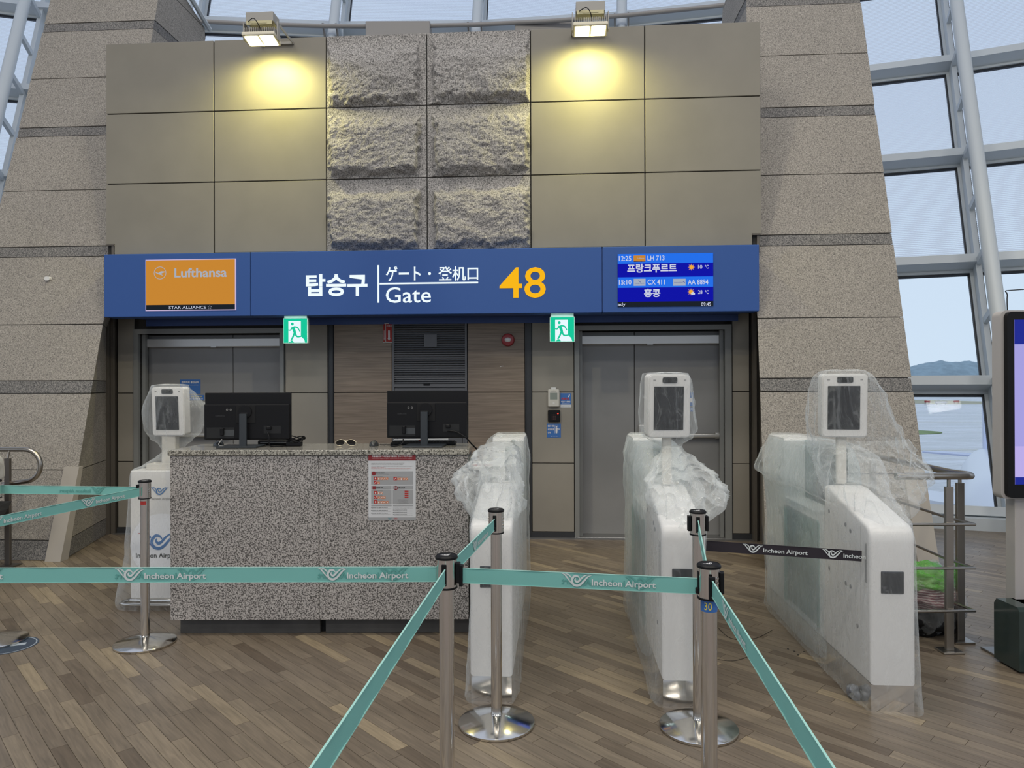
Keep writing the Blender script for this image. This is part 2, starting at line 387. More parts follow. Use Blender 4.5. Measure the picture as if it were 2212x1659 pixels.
def rrect(w, d, r, seg=6):
    out = []
    for cx, cy, a0 in ((w / 2 - r, d / 2 - r, 0), (-w / 2 + r, d / 2 - r, 90), (-w / 2 + r, -d / 2 + r, 180), (w / 2 - r, -d / 2 + r, 270)):
        for k in range(seg + 1):
            a = math.radians(a0 + 90 * k / seg); out.append((cx + r * math.cos(a), cy + r * math.sin(a)))
    return out
def interp(ws, u):
    x = u * (len(ws) - 1); i = min(int(x), len(ws) - 2); f = x - i
    return ws[i] * (1 - f) + ws[i + 1] * f
def catmull(P, sub):
    if len(P) < 3: return list(P)
    out = []; n = len(P); k = len(P[0])
    for i in range(n - 1):
        p0, p1, p2, p3 = P[max(0, i - 1)], P[i], P[i + 1], P[min(n - 1, i + 2)]
        for j in range(sub):
            t = j / sub
            out.append(tuple(.5 * (2 * p1[a] + (p2[a] - p0[a]) * t + (2 * p0[a] - 5 * p1[a] + 4 * p2[a] - p3[a]) * t * t + (3 * p1[a] - p0[a] - 3 * p2[a] + p3[a]) * t ** 3) for a in range(k)))
    out.append(tuple(P[-1])); return out

def mk(name, b, m, parent=None, label=None, smooth=None, fix=False):
    bm = b.b if isinstance(b, B) else b
    if fix: bmesh.ops.recalc_face_normals(bm, faces=list(bm.faces))
    me = bpy.data.meshes.new(name); bm.to_mesh(me); bm.free()
    me.materials.append(m)
    if smooth is not None:
        me.polygons.foreach_set('use_smooth', [True] * len(me.polygons))
        if smooth < 180: me.set_sharp_from_angle(angle=math.radians(smooth))
    o = bpy.data.objects.new(name, me); COL.objects.link(o)
    if parent is not None: o.parent = parent
    if label: o['label'] = label
    return o
def tag(o, label, cat, group=None):
    o['label'] = label; o['category'] = cat
    if group: o['group'] = group
    return o
def thing(name, label, cat, loc=(0, 0, 0), rz=0, group=None):
    o = bpy.data.objects.new(name, None); COL.objects.link(o); o.location = loc; o.rotation_euler = (0, 0, rz); o.empty_display_size = .05
    return tag(o, label, cat, group)
def struct(name, loc=(0, 0, 0), rz=0):
    o = bpy.data.objects.new(name, None); COL.objects.link(o); o.location = loc; o.rotation_euler = (0, 0, rz); o.empty_display_size = .05
    o['kind'] = 'structure'; return o
def wthing(name, label, cat, s, t, z, group=None):
    return thing(name, label, cat, W2(s, t, z), -TH, group)

def text(name, s, m, parent, x0, x1, z0, z1, y, bold=0.0, mirror=False, keep=False, align='L', into=None):
    cu_ = bpy.data.curves.new('t', 'FONT'); cu_.body = s; cu_.size = 1; cu_.offset = bold; cu_.resolution_u = 3
    o = bpy.data.objects.new('t', cu_); COL.objects.link(o)
    bpy.context.view_layer.update()
    me = bpy.data.meshes.new_from_object(o.evaluated_get(bpy.context.evaluated_depsgraph_get()))
    bpy.data.objects.remove(o); bpy.data.curves.remove(cu_)
    xs = [v.co.x for v in me.vertices]; ys = [v.co.y for v in me.vertices]
    if not xs: return None
    a0, a1, b0, b1 = min(xs), max(xs), min(ys), max(ys)
    sx = (x1 - x0) / (a1 - a0); sz = (z1 - z0) / (b1 - b0)
    if keep:
        sx = sz = min(sx, sz)
        if align == 'C': x0 = (x0 + x1) / 2 - sx * (a1 - a0) / 2
        if align == 'R': x0 = x1 - sx * (a1 - a0)
        x1 = x0 + sx * (a1 - a0)
    for v in me.vertices:
        X = x0 + (v.co.x - a0) * sx
        if mirror: X = x1 - (X - x0)
        v.co = (X, y, z0 + (v.co.y - b0) * sz)
    if into is not None:
        t = bmesh.new(); t.from_mesh(me); into.merge(t); bpy.data.meshes.remove(me); return None
    me.materials.clear(); me.materials.append(m); me.name = name
    ob = bpy.data.objects.new(name, me); COL.objects.link(ob); ob.parent = parent
    return ob

LOGO = [([(90, 385), (150, 405), (215, 480), (300, 590)], [2, 26, 30, 8]), ([(150, 380), (225, 405), (285, 458)], [2, 28, 26]),
        ([(455, 478), (415, 432), (350, 428), (298, 500), (318, 585), (400, 618), (480, 580), (560, 490), (620, 428), (690, 402)], [10, 34, 42, 46, 46, 44, 42, 36, 26, 2]),
        ([(372, 462), (362, 505), (395, 540), (440, 520), (500, 455), (570, 405), (655, 388)], [6, 30, 46, 40, 30, 22, 2])]
def logo(b, x0, z0, w, y=0, mirror=False, wings=(0, 1, 2, 3)):
    k = w / 600.0; n = 0
    for i in wings:
        pts, ws = LOGO[i]
        q = [(x0 + ((690 - px) if mirror else (px - 90)) * k, z0 + (640 - pz) * k) for px, pz in pts]
        b.stroke(q, [a * k for a in ws], y)
    return b

# ================================================================== SETTING
# ------------------------------------------------------------------ floor
floor = struct('floor')
def arc_pt(a):
    R = 20.7 - .12; s, t = -1.27 + R * math.sin(a), 8.88 - 20.7 + R * math.cos(a); p = W2(s, t); return (p.x, p.y)
arc_ = [arc_pt(math.radians(a)) for a in range(36, -37, -2)]
b = B(); b.prism([(-16, -14), (16, -14), (16, arc_[0][1])] + arc_ + [(-16, arc_[-1][1])], -.30, -.0035, 'z'); mk('floor_slab', b, mat('floor_underlay', (.15, .112, .08), .4), floor, fix=True)
A = math.radians(-46.3); ux, uy = Vector((math.cos(A), math.sin(A), 0)), Vector((-math.sin(A), math.cos(A), 0))
PW = .066; rnd = random.Random(3)
planks = []
for j in range(-170, 190):
    off = rnd.uniform(0, .6); x = -14 + off
    while x < 12:
        L = rnd.choice((.567, .567, .567, .48, .62)); cx, cy = x + L / 2, (j + .5) * PW
        P = ux * cx + uy * cy
        if -7.5 < P.x < 7 and .6 < P.y < 8.6:
            t = min(1, max(0, rnd.gauss(.42, .2) + (rnd.random() < .14) * .35))
            px, py = 1106 + F * P.x / P.y, 832 + F * H / P.y
            inside = -30 < px < 2240 and 840 < py < 1680
            planks.append((P.y if inside else 99, x, L, j, t))
        x += L
planks.sort()
def plank_verts(x0, x1, y0, y1):
    z = 0; d = -.0035; e = .0006; f = .0011
    return [(x0 + e, y0 + e, d), (x1 - e, y0 + e, d), (x1 - e, y1 - e, d), (x0 + e, y1 - e, d), (x0 + f, y0 + f, z), (x1 - f, y0 + f, z), (x1 - f, y1 - f, z), (x0 + f, y1 - f, z)]
QF = [(4, 5, 6, 7), (0, 1, 5, 4), (1, 2, 6, 5), (2, 3, 7, 6), (3, 0, 4, 7)]
def plank_mesh(name, lst, origin=(0, 0)):
    vs, fs, tn = [], [], []
    for (_, x, L, j, t) in lst:
        k = len(vs); vs += plank_verts(x - origin[0], x + L - origin[0], j * PW - origin[1], (j + 1) * PW - origin[1])
        fs += [tuple(k + i for i in q) for q in QF]; tn += [t] * 8
    me = bpy.data.meshes.new(name); me.from_pydata(vs, [], fs); a = me.attributes.new('tone', 'FLOAT', 'POINT'); a.data.foreach_set('value', tn)
    me.materials.append(M_FLOOR); return me
for pk in planks[:300]:
    ox, oy = pk[1], pk[3] * PW
    o = bpy.data.objects.new('plank', plank_mesh('plank', [pk], (ox, oy))); COL.objects.link(o); o.parent = floor
    o.location = ux * ox + uy * oy; o.rotation_euler = (0, 0, A)
o = bpy.data.objects.new('planks', plank_mesh('planks', planks[300:])); COL.objects.link(o); o.parent = floor; o.rotation_euler = (0, 0, A); o['kind'] = 'stuff'

# ------------------------------------------------------------------ hall around the visitor
c = struct('ceiling'); b = B(); b.box(-16, 16, -14, 5.5, 11.6, 11.8); mk('ceiling_deck', b, mat('pale_ceiling', (.5, .5, .48), .8), c)
b = B(); b.box(-16, 16, -14.2, -14, -.2, .7); b.box(-16, 16, -14.2, -14, 10.2, 11.7)
for q in range(-5, 6): b.box(q * 3.1 - .1, q * 3.1 + .1, -14.2, -14, .7, 10.2)
o = mk('wall_front', b, mat('hall_wall_paint', (.36, .35, .32), .7)); o['kind'] = 'structure'
for nm, x in (('wall_hall_west', -16), ('wall_hall_east', 16)):
    b = B(); b.box(x - .1, x + .1, -14, 6, -.2, 1.0); b.box(x - .1, x + .1, -14, 6, 7.5, 11.7); o = mk(nm, b, mat('hall_wall_paint')); o['kind'] = 'structure'

# ------------------------------------------------------------------ stone pylons left and right of the gate wall
def pylon(name, out0, outk, in0, ink, inb, side):
    root = struct(name, (0, 0, 0), -TH)
    zs = [0, .17, .78, 1.485, 1.605, 2.16, 2.865, 2.975, 3.60, 4.235, 4.345, 4.95, 5.56, 5.67, 6.16, 6.40]
    tf = lambda z: 6.03 + .293 * z
    for z0, z1 in zip(zs, zs[1:]):
        band = (z1 - z0) < .14 or z0 == 0
        g = .004; rec = .004 if band and z0 > 0 else 0
        b = B(); L = []
        for z in (z0 + g, z1 - g):
            so, si = out0 + outk * z, in0 + ink * z
            t = tf(z) + rec; so += rec * side; si -= rec * side
            sb = inb if z < 2.7 else si
            tb = 8.85
            if z > 6.1: tb = min(tb, 8.43 - (z - 6.28) / .27)
            L.append([(so, t, z), (si, t, z), (sb, 7.16, z) if 7.16 > t + .02 else (si, t + .02, z), (sb if z < 2.7 else si, tb, z), (so, tb, z)])
        lo = [b.b.verts.new(p) for p in L[0]]; hi = [b.b.verts.new(p) for p in L[1]]
        b.b.faces.new(lo); b.b.faces.new(hi)
        for i in range(5): b.b.faces.new((lo[i], lo[(i + 1) % 5], hi[(i + 1) % 5], hi[i]))
        mk('stone_band' if band else 'stone_block', b, G_BAND if band else G_PYLON, root, fix=True)
    b = B(); e = .02; L = []
    for z in (0, 6.1):
        so, si = out0 + outk * z + side * e, inb - side * .04
        L.append([(so, tf(z) + e, z), (si, tf(z) + e, z), (si, 8.8, z), (so, 8.8, z)])
    lo = [b.b.verts.new(p) for p in L[0]]; hi = [b.b.verts.new(p) for p in L[1]]
    b.b.faces.new(lo); b.b.faces.new(hi)
    for i in range(4): b.b.faces.new((lo[i], lo[(i + 1) % 4], hi[(i + 1) % 4], hi[i]))
    mk('joint_mortar', b, mat('grey_mortar', (.12, .115, .105), .9), root, fix=True)
    return root
pl = pylon('wall_left', -5.80, 0, -4.39, -.02, -4.72, 1)
pr = pylon('wall_right', 3.116, .0155, 1.74, .05, 2.02, -1)
# pale corner strips at the foot of each pylon, and the metal cap edge
for root, s0, s1 in ((pl, -4.53, -4.385), (pr, 2.955, 3.125)):
    b = B(); p = [(6.00, 0), (6.24, .80), (6.26, .80), (6.02, 0)]
    b.prism([(t, z) for t, z in ((5.995, 0), (6.245, .81), (6.30, .81), (6.10, 0))], s0, s1, 'x'); mk('corner_strip', b, mat('pale_stone_strip', (.36, .33, .29), .6), root, fix=True)
b = B(); b.tube([(-4.47, 8.9, 6.16), (-4.47, 8.1, 6.42)], .03, 6); mk('cap_strip', b, M_WHITEFR, pl)

# ------------------------------------------------------------------ upper wall of panels and split-face blocks
uw = struct('wall_upper', (0, 0, 0), -TH)
ss = [-4.485, -3.377, -2.244, -1.251, -.245, .843, 1.922]; zz = [2.862, 3.567, 4.267, 4.972]; TU = 6.80; g = .005
b = B(); b.box(ss[0] + .006, ss[-1] - .006, TU + .02, TU + .26, zz[0] + .006, zz[-1] - .006); mk('backing', b, M_JOINT, uw)
def rock(s0, s1, z0, z1, seed, top):
    nx, nz = 118, 78; W, Hh = s1 - s0, z1 - z0
    vs = []; rr = random.Random(seed); off = Vector((seed * 7.3, seed * 3.1, seed * 1.7))
    ml, mr_, mt, mb = .008, .055, .075 if not top else .01, -.01
    if seed % 2: ml, mr_ = .05, .0
    for j in range(nz + 1):
        for i in range(nx + 1):
            u, v = i / nx * W, j / nz * Hh
            q = Vector((u, v, 0))
            rag = .05 * noise.noise(q * 7 + off) + .03 * noise.noise(q * 22 + off)
            def up(x, m, w): return max(0, min(1, (x - m - rag * .8) / w))
            e = min(up(u, ml, .06), up(W - u, mr_, .05), up(Hh - v, mt, .16 if not top else .3), up(v, mb + .0, .10))
            e = e * e * (3 - 2 * e)
            big = .5 + .6 * noise.noise(q * 2.3 + off)
            ch = noise.fractal(Vector((u * 9 + v * 3, v * 16 - u * 4, 0)) + off, 1.0, 2.1, 5)
            cr2 = abs(noise.noise(Vector((u * 14, v * 22, 5)) + off))
            mid = noise.noise(Vector((u * 5 + v * 2, v * 7, 9)) + off)
            h = e * (.060 + .03 * big + .022 * mid + .010 * ch + .014 * cr2) + .002 * noise.noise(q * 80)
            if top: h *= .55 + .45 * min(1, (Hh - v) / Hh * 1.6)
            if i in (0, nx) or j in (0, nz): h = 0
            vs.append((s0 + u, TU - max(0, h), z0 + v))
    fs = []
    for j in range(nz):
        for i in range(nx):
            a = j * (nx + 1) + i; fs.append((a, a + 1, a + nx + 2, a + nx + 1))
    k = len(vs); vs += [(s0, TU + .02, z0), (s1, TU + .02, z0), (s1, TU + .02, z1), (s0, TU + .02, z1)]
    c4 = [0, nx, (nz + 1) * (nx + 1) - 1, nz * (nx + 1)]
    bot = list(range(0, nx + 1)); topv = list(range(nz * (nx + 1), (nz + 1) * (nx + 1)))
    lef = list(range(0, (nz + 1) * (nx + 1), nx + 1)); rig = list(range(nx, (nz + 1) * (nx + 1), nx + 1))
    fs += [tuple(bot[::-1] + [k, k + 1]), tuple(rig[::-1] + [k + 1, k + 2]), tuple(topv + [k + 2, k + 3]), tuple(lef + [k + 3, k])]
    me = bpy.data.meshes.new('stone_block'); me.from_pydata(vs, [], fs); me.materials.append(G_ROCK)
    o = bpy.data.objects.new('stone_block', me); COL.objects.link(o); o.parent = uw
for r in range(3):
    for cidx in range(6):
        s0, s1, z0, z1 = ss[cidx] + g, ss[cidx + 1] - g, zz[r] + g, zz[r + 1] - g
        if cidx == 0: s0 -= g
        if cidx == 5: s1 += g
        if cidx in (2, 3): rock(s0, s1, z0, z1, r * 2 + cidx, r == 2)
        else:
            b = B()
            if r == 0 and cidx in (0, 5):
                n = .085
                pts = [(s0 + n, z0), (s1, z0), (s1, z1), (s0, z1), (s0, z0 + n + .02), (s0 + n, z0 + n + .02)] if cidx == 0 else [(s0, z0), (s1 - n, z0), (s1 - n, z0 + n + .02), (s1, z0 + n + .02), (s1, z1), (s0, z1)]
                b.prism(pts, TU, TU + .03, 'y')
            else: b.box(s0, s1, TU, TU + .03, z0, z1, .003)
            mk('wall_panel', b, M_PANELU, uw, fix=True)
for s0, s1 in ((-4.478, -4.40), (1.84, 1.915)):
    b = B(); b.box(s0, s1, TU - .012, TU + .05, 2.955, 2.968); b.box(s0 + .045, s0 + .07, TU + .0, TU + .04, 2.80, 2.955); mk('corner_bracket', b, M_FRAME, uw)

# ------------------------------------------------------------------ lower wall
TL = 7.2
lw_ = struct('wall_back', (0, 0, 0), -TH)
def S(px, t=TL): return WP(px, 850, t)[0]
b = B()
D1 = (S(300), S(606)); D2 = (S(1251), S(1566)); DT = 2.10
for s0, s1 in ((-4.70, D1[0]), (D1[1], D2[0]), (D2[1], 2.02)): b.box(s0, s1, TL + .02, TL + .14, 0, 2.75)
b.box(-4.70, 2.02, TL + .02, TL + .14, DT, 2.75); mk('backing', b, M_JOINT, lw_)
rows = [(.06, .757), (.757, 1.478), (1.478, 2.30)]
for p0, p1, wood in ((254, 290, 0), (616, 708, 0), (721, 847, 1), (1010, 1134, 1), (1149, 1240, 0), (1582, 1619, 0)):
    for z0, z1 in ([(.06, 1.478), (1.478, 2.30)] if wood else rows):
        b = B(); b.box(S(p0) + .003, S(p1) - .003, TL, TL + .025, z0 + .004, z1 - .004, .002); mk('wood_panel' if wood else 'wall_panel', b, M_WOOD if wood else M_PANEL, lw_)
for p0, p1 in ((708.5, 720.5), (1134.5, 1148.5)):
    b = B(); x0, x1 = S(p0), S(p1); b.box(x0, x1, TL - .004, TL + .02, 0, 2.3); b.box(x0 + .004, x0 + .012, TL - .012, TL, 0, 2.3); b.box(x1 - .012, x1 - .004, TL - .012, TL, 0, 2.3); mk('aluminium_strip', b, M_DARKF, lw_)
for s0, s1 in ((-4.715, -4.645), (1.935, 2.03)):
    b = B(); b.box(s0, s0 + .03, TL - .08, TL + .05, 0, 2.8); b.box(s1 - .03, s1, TL - .05, TL + .05, 0, 2.8); b.box(s0, s1, TL - .02, TL + .05, 0, 2.8); mk('frame_post', b, M_FRAME, lw_)
b = B()
for s0, s1 in ((-4.64, D1[0] - .03), (D1[1] + .03, D2[0] - .03), (D2[1] + .07, 1.94)): b.box(s0, s1, TL - .003, TL + .02, .0, .06)
mk('kick_strip', b, M_DARKF, lw_)
b = B(); b.box(-4.64, 1.94, TL - .075, TL - .06, 0, .012); b.box(-4.64, 1.94, TL - .06, TL + .0, 0, .005); mk('floor_rail', b, mat('dull_aluminium', (.3, .3, .3), .35, .8), lw_)
# soffit between the sign and the doors
b = B(); b.box(-4.30, 1.80, 6.80, 7.2, 2.245, 2.262); b.box(-4.30, 1.80, 7.17, 7.19, 2.18, 2.25); mk('soffit_panel', b, M_BLUED, lw_)
b = B()
for k in range(140):
    x = -4.2 + k * .042; b.box(x, x + .022, 6.83, 6.87, 2.243, 2.246)
mk('vent_holes', b, M_JOINT, lw_)['kind'] = 'stuff'

def door(name, o0, o1, d0, d1, split, bar0, bar1, left_edge):
    r = struct(name, (0, 0, 0), -TH); TLf = TL + .17
    b = B(); zt = DT + .05
    b.box(o0, d0, TL - .015, TL + .02, 0, zt); b.box(d1, o1, TL - .015, TL + .02, 0, zt); b.box(d0, d1, TL - .015, TL + .02, DT, zt)
    b.box(d0 - .02, d0, TL + .02, TLf + .05, 0, DT); b.box(d1, d1 + .02, TL + .02, TLf + .05, 0, DT); b.box(d0, d1, TL + .02, TLf + .05, DT, DT + .02)
    b.box(d0, d0 + .035, TL + .06, TL + .10, 0, DT); b.box(d1 - .035, d1, TL + .06, TL + .10, 0, DT)
    mk('door_frame', b, M_DFRAME, r)
    for x0, x1 in ((d0 + .002, split - .003), (split + .003, d1 - .002)):
        b = B(); b.box(x0, x1, TLf, TLf + .045, .01, DT - .005, .003); lf = mk('door_leaf', b, M_DOOR, r)
    b = B(); b.box(d0, d1, TLf + .05, TLf + .06, 0, DT); mk('door_light_stop', b, M_JOINT, r)  # added dark sheet, stops daylight showing between the leaves
    b = B(); b.box(d0 + .01, d1 - .03, TLf - .075, TLf, DT - .135, DT - .045, .006); b.box((d0 + d1) / 2 - .03, (d0 + d1) / 2 + .03, TLf - .078, TLf - .07, DT - .14, DT - .125); mk('closer_bar', b, M_CLOSER, r, smooth=30)
    zb = 1.03
    b = B(); b.box(bar0, bar1, TLf - .075, TLf - .035, zb - .022, zb + .022, .012, 3)
    for x in (bar0 + .02, bar1 - .05): b.box(x, x + .05, TLf - .06, TLf, zb - .03, zb + .03, .006, 2)
    mk('push_bar', b, mat('satin_steel', (.5, .49, .47), .35, .7), r, smooth=40)
    b = B(); b.box(d0 - .05, d1 + .05, TL - .02, TLf + .05, 0, .012, .003); mk('threshold', b, mat('dull_aluminium'), r)
    return r, TLf
T2 = TL + .17
d1r, _ = door('door_1', S(290), S(614), D1[0], D1[1], S(503.5, T2), S(352, T2), S(500, T2), 0)
d2r, TLf = door('door_2', S(1241), S(1580), D2[0], D2[1], S(1370.5, T2), S(1383, T2), S(1553, T2), 0)
b = B(); x, z = WP(1382, 937, T2 - .03); b.box(x - .012, x + .05, T2 - .03, T2, z - .03, z + .09, .006, 2); mk('door_handle', b, mat('satin_steel'), d2r)

# louvred service hatch
r = lw_
x0, x1 = S(848), S(1009)
b = B(); b.box(x0, x0 + .02, TL - .01, TL + .03, .06, 2.3); b.box(x1 - .02, x1, TL - .01, TL + .03, .06, 2.3); b.box(x0, x1, TL - .012, TL + .03, 1.53, 1.565); mk('hatch_frame', b, mat('dark_grey_metal', (.11, .113, .122), .45), r)
b = B(); z = 1.57
while z < 2.28:
    b.prism([(TL + .03, z + .016), (TL - .006, z), (TL - .008, z + .003), (TL + .03, z + .0235)], x0 + .02, x1 - .02, 'x'); z += .0232
o = mk('louvre_slats', b, mat('slat_grey_metal', (.20, .205, .22), .45), r, fix=True); o['kind'] = 'stuff'
b = B(); b.box(x0 + .02, x1 - .02, TL + .0, TL + .02, .07, 1.525, .002); mk('hatch_door', b, mat('dark_grey_metal'), r)
for a0, a1, c0, c1 in ((x0 + .045, x1 - .045, 1.49, 1.498), (x0 + .045, x0 + .05, .1, 1.49), (x1 - .05, x1 - .045, .1, 1.49)):
    b = B(); b.box(a0, a1, TL - .001, TL + .002, c0, c1); mk('hatch_groove', b, M_JOINT, r)
b = B(); (a0, c1), (a1, c0) = WP(916, 722, TL - .01), WP(944, 750, TL - .01); b.box(a0, a1, TL - .014, TL - .008, c0, c1, .002)
mk('cover_plate', b, mat('dark_grey_metal'), r)
b = B(); a0, c0 = WP(915, 832.5, TL - .01); b.box(a0, a0 + .068, TL - .018, TL - .01, c0 - .002, c0 + .018, .003); mk('latch', b, M_BLACK, r)

# ------------------------------------------------------------------ leaning curtain wall
SC, R0, RK = -1.27, 20.7, .43
TC = 8.88 - R0
def FP(a, z, off=0.0):                    # point of the glass skin; off = towards the room
    R = R0 + RK * z; n = math.hypot(1, RK)
    s, t = SC + R * math.sin(a), TC + R * math.cos(a)
    s -= off * math.sin(a) / n; t -= off * math.cos(a) / n
    return W2(s, t, z + off * RK / n)
def beam(b, p0, p1, n, w, n0, n1):
    d = (p1 - p0).normalized(); n = (n - d * n.dot(d)).normalized(); sd = d.cross(n)
    c = []
    for p in (p0, p1):
        for a, q in ((-w / 2, n0), (w / 2, n0), (w / 2, n1), (-w / 2, n1)): c.append(b.b.verts.new(p + sd * a + n * q))
    fs = [b.b.faces.new([c[i] for i in f]) for f in ((0, 1, 2, 3), (7, 6, 5, 4), (0, 4, 5, 1), (1, 5, 6, 2), (2, 6, 7, 3), (3, 7, 4, 0))]
    bmesh.ops.recalc_face_normals(b.b, faces=fs)
ZT = [.10, 1.50, 3.0, 4.50, 6.0, 7.6, 9.0, 10.5, 12.0]
nwin = 0
for k in range(-5, 5):
    a0, a1 = math.radians(5.71 * k), math.radians(5.71 * (k + 1)); am = (a0 + a1) / 2; nwin += 1
    r = struct('window_%d' % nwin)
    nrm = (FP(am, 3, 1) - FP(am, 3, 0)).normalized()
    for z0, z1 in zip(ZT, ZT[1:]):
        b = B(); b.face([FP(a0, z0), FP(a1, z0), FP(a1, z1), FP(a0, z1)]); b.face([FP(a0, z0, -.03), FP(a1, z0, -.03), FP(a1, z1, -.03), FP(a0, z1, -.03)])
        mk('pane', b, M_FRIT if z0 > 2.5 else M_GLASS, r)
    for z in ZT:
        h = .10 if z == ZT[0] else .115
        b = B(); beam(b, FP(a0, z), FP(a1, z), nrm, h, .03, .24); tr_ = mk('transom', b, M_WHITEFR, r)
        b = B(); beam(b, FP(a0, z), FP(a1, z), nrm, h + .075, -.03, .05); mk('glazing_bar', b, M_WHITEFR, tr_)
        b = B(); beam(b, FP(a0, z), FP(a1, z), nrm, h + .10, -.02, .03); mk('gasket', b, M_GASKET, tr_)
    for a in ([a0, a1] if k == 4 else [a0]):
        nm = (FP(a, 3, 1) - FP(a, 3, 0)).normalized()
        b = B(); beam(b, FP(a, 0), FP(a, 12.2), nm, .06, .03, .2); m_ = mk('mullion', b, M_WHITEFR, r)
        b = B(); beam(b, FP(a, 0), FP(a, 12.2), nm, .13, -.03, .05); mk('glazing_bar', b, M_WHITEFR, m_)
        b = B(); beam(b, FP(a, 0), FP(a, 12.2), nm, .16, -.02, .03); mk('gasket', b, M_GASKET, m_)
        b = B(); b.tube([FP(a, -.3, .68), FP(a, 12.0, .68)], .08, 16); t_ = mk('tube_post', b, M_WHITEFR, r, smooth=40)
        b = B(); z = .75
        while z < 12:
            beam(b, FP(a, z, .1), FP(a, z - .05, .66), FP(a, 4) - FP(a, 3), .05, -.04, .04); z += .74
        o = mk('spacer_plates', b, M_WHITEFR, r); o['kind'] = 'stuff'
    b = B(); z0 = 0
    pts = [FP(a0, 0, .0), FP(a1, 0, .0), FP(a1, 0, .32), FP(a0, 0, .32)]
    b.prism([(p.x, p.y) for p in pts], 0, .13, 'z'); mk('sill', b, M_WHITEFR, r, fix=True)
# pipe rail on the tube posts above the wall, with brackets and deflector boxes
tr = struct('trim_1')
b = B(); b.tube([FP(math.radians(a), 6.82, .90) for a in range(-15, 16, 3)], .035, 8); mk('pipe_rail', b, mat('warm_grey_steel', (.30, .28, .26), .45), tr, smooth=60)
for k in (-2, -1, 0, 1, 2):
    a = math.radians(5.71 * k)
    for da in (-.009, .009):
        b = B(); b.prism([(0, .03), (.5, -.45), (.5, -.30), (.06, .06)], -.012, .012, 'x')
        nm = (FP(a, 3, 1) - FP(a, 3, 0)).normalized()
        o = mk('bracket', b, mat('warm_grey_steel'), tr, fix=True); o.location = FP(a + da / 2, 6.82, .92); o.rotation_euler = (0, 0, -TH - a)
for px0, px1 in ((795, 932), (1112, 1240)):
    pts = []
    b = B()
    for p in (px0, px1):
        d = ray(p, 60); Y = 11.2
        pts.append(Vector((d.x / d.y * Y, Y, 7.58)))
    x0, x1 = pts[0].x, pts[1].x
    b.box(x0, x1, 11.0, 11.3, 6.9, 7.22, .01); mk('deflector_box', b, mat('warm_grey_steel'), tr)

# ------------------------------------------------------------------ outside
GZ = -9.5
def tarmac():
    m = bpy.data.materials.new('wet_concrete_apron'); m.use_nodes = True
    n, l = m.node_tree.nodes, m.node_tree.links; p = n['Principled BSDF']
    g = n.new('ShaderNodeNewGeometry'); mp = n.new('ShaderNodeMapping'); mp.inputs['Scale'].default_value = (.05, .25, 1); mp.inputs['Rotation'].default_value = (0, 0, .25)
    l.new(g.outputs['Position'], mp.inputs[0])
    nz = n.new('ShaderNodeTexNoise'); nz.inputs['Scale'].default_value = 1; nz.inputs['Detail'].default_value = 6; l.new(mp.outputs[0], nz.inputs['Vector'])
    r = n.new('ShaderNodeValToRGB'); e = r.color_ramp.elements; e[0].position = .4; e[0].color = (.34, .345, .36, 1); e[1].position = .62; e[1].color = (.66, .67, .70, 1)
    l.new(nz.outputs['Fac'], r.inputs['Fac'])
    br = n.new('ShaderNodeTexBrick'); br.inputs['Scale'].default_value = .14; br.inputs['Mortar Size'].default_value = .008; br.offset = 0
    br.inputs['Color1'].default_value = (1, 1, 1, 1); br.inputs['Color2'].default_value = (.93, .93, .93, 1); br.inputs['Mortar'].default_value = (.45, .45, .45, 1)
    m2 = n.new('ShaderNodeMapping'); m2.inputs['Rotation'].default_value = (0, 0, -.5); l.new(g.outputs['Position'], m2.inputs[0]); l.new(m2.outputs[0], br.inputs['Vector'])
    mm = n.new('ShaderNodeMixRGB'); mm.blend_type = 'MULTIPLY'; mm.inputs['Fac'].default_value = 1; l.new(r.outputs['Color'], mm.inputs['Color1']); l.new(br.outputs['Color'], mm.inputs['Color2'])
    l.new(mm.outputs[0], p.inputs['Base Color'])
    rr = n.new('ShaderNodeMapRange'); rr.inputs['To Min'].default_value = .08; rr.inputs['To Max'].default_value = .4; l.new(nz.outputs['Fac'], rr.inputs['Value']); l.new(rr.outputs[0], p.inputs['Roughness'])
    return m
ap = struct('airport_apron')
b = B(); b.face([(-2500, 9.3, GZ), (2500, 9.3, GZ), (2500, 2600, GZ), (-2500, 2600, GZ)]); mk('concrete_ground', b, tarmac(), ap)
M_GRASS = mat('wet_grass', (.20, .27, .10), .9, vary=(.2, .3)); M_VERGE = mat('dry_grass_verge', (.42, .40, .27), .9, vary=(.1, .3))
def island(x0, x1, y, h, m):
    b = B(); pts = []
    cx, rx = (x0 + x1) / 2, (x1 - x0) / 2
    for k in range(28): a = k * 2 * PI / 28; pts.append((cx + rx * math.cos(a), y + h * math.sin(a)))
    b.prism(pts, GZ, GZ + .1, 'z'); mk('grass_island', b, m, ap)
island(70, 98, 163, 9, M_GRASS); island(220, 290, 440, 60, M_VERGE); island(-160, -90, 250, 20, M_GRASS)
b = B()
for y, w in ((205, .5), (118, .35)):
    b.box(55, 160, y, y + w, GZ, GZ + .02)
mk('yellow_line', b, mat('faded_marking', (.62, .58, .40), .8), ap)
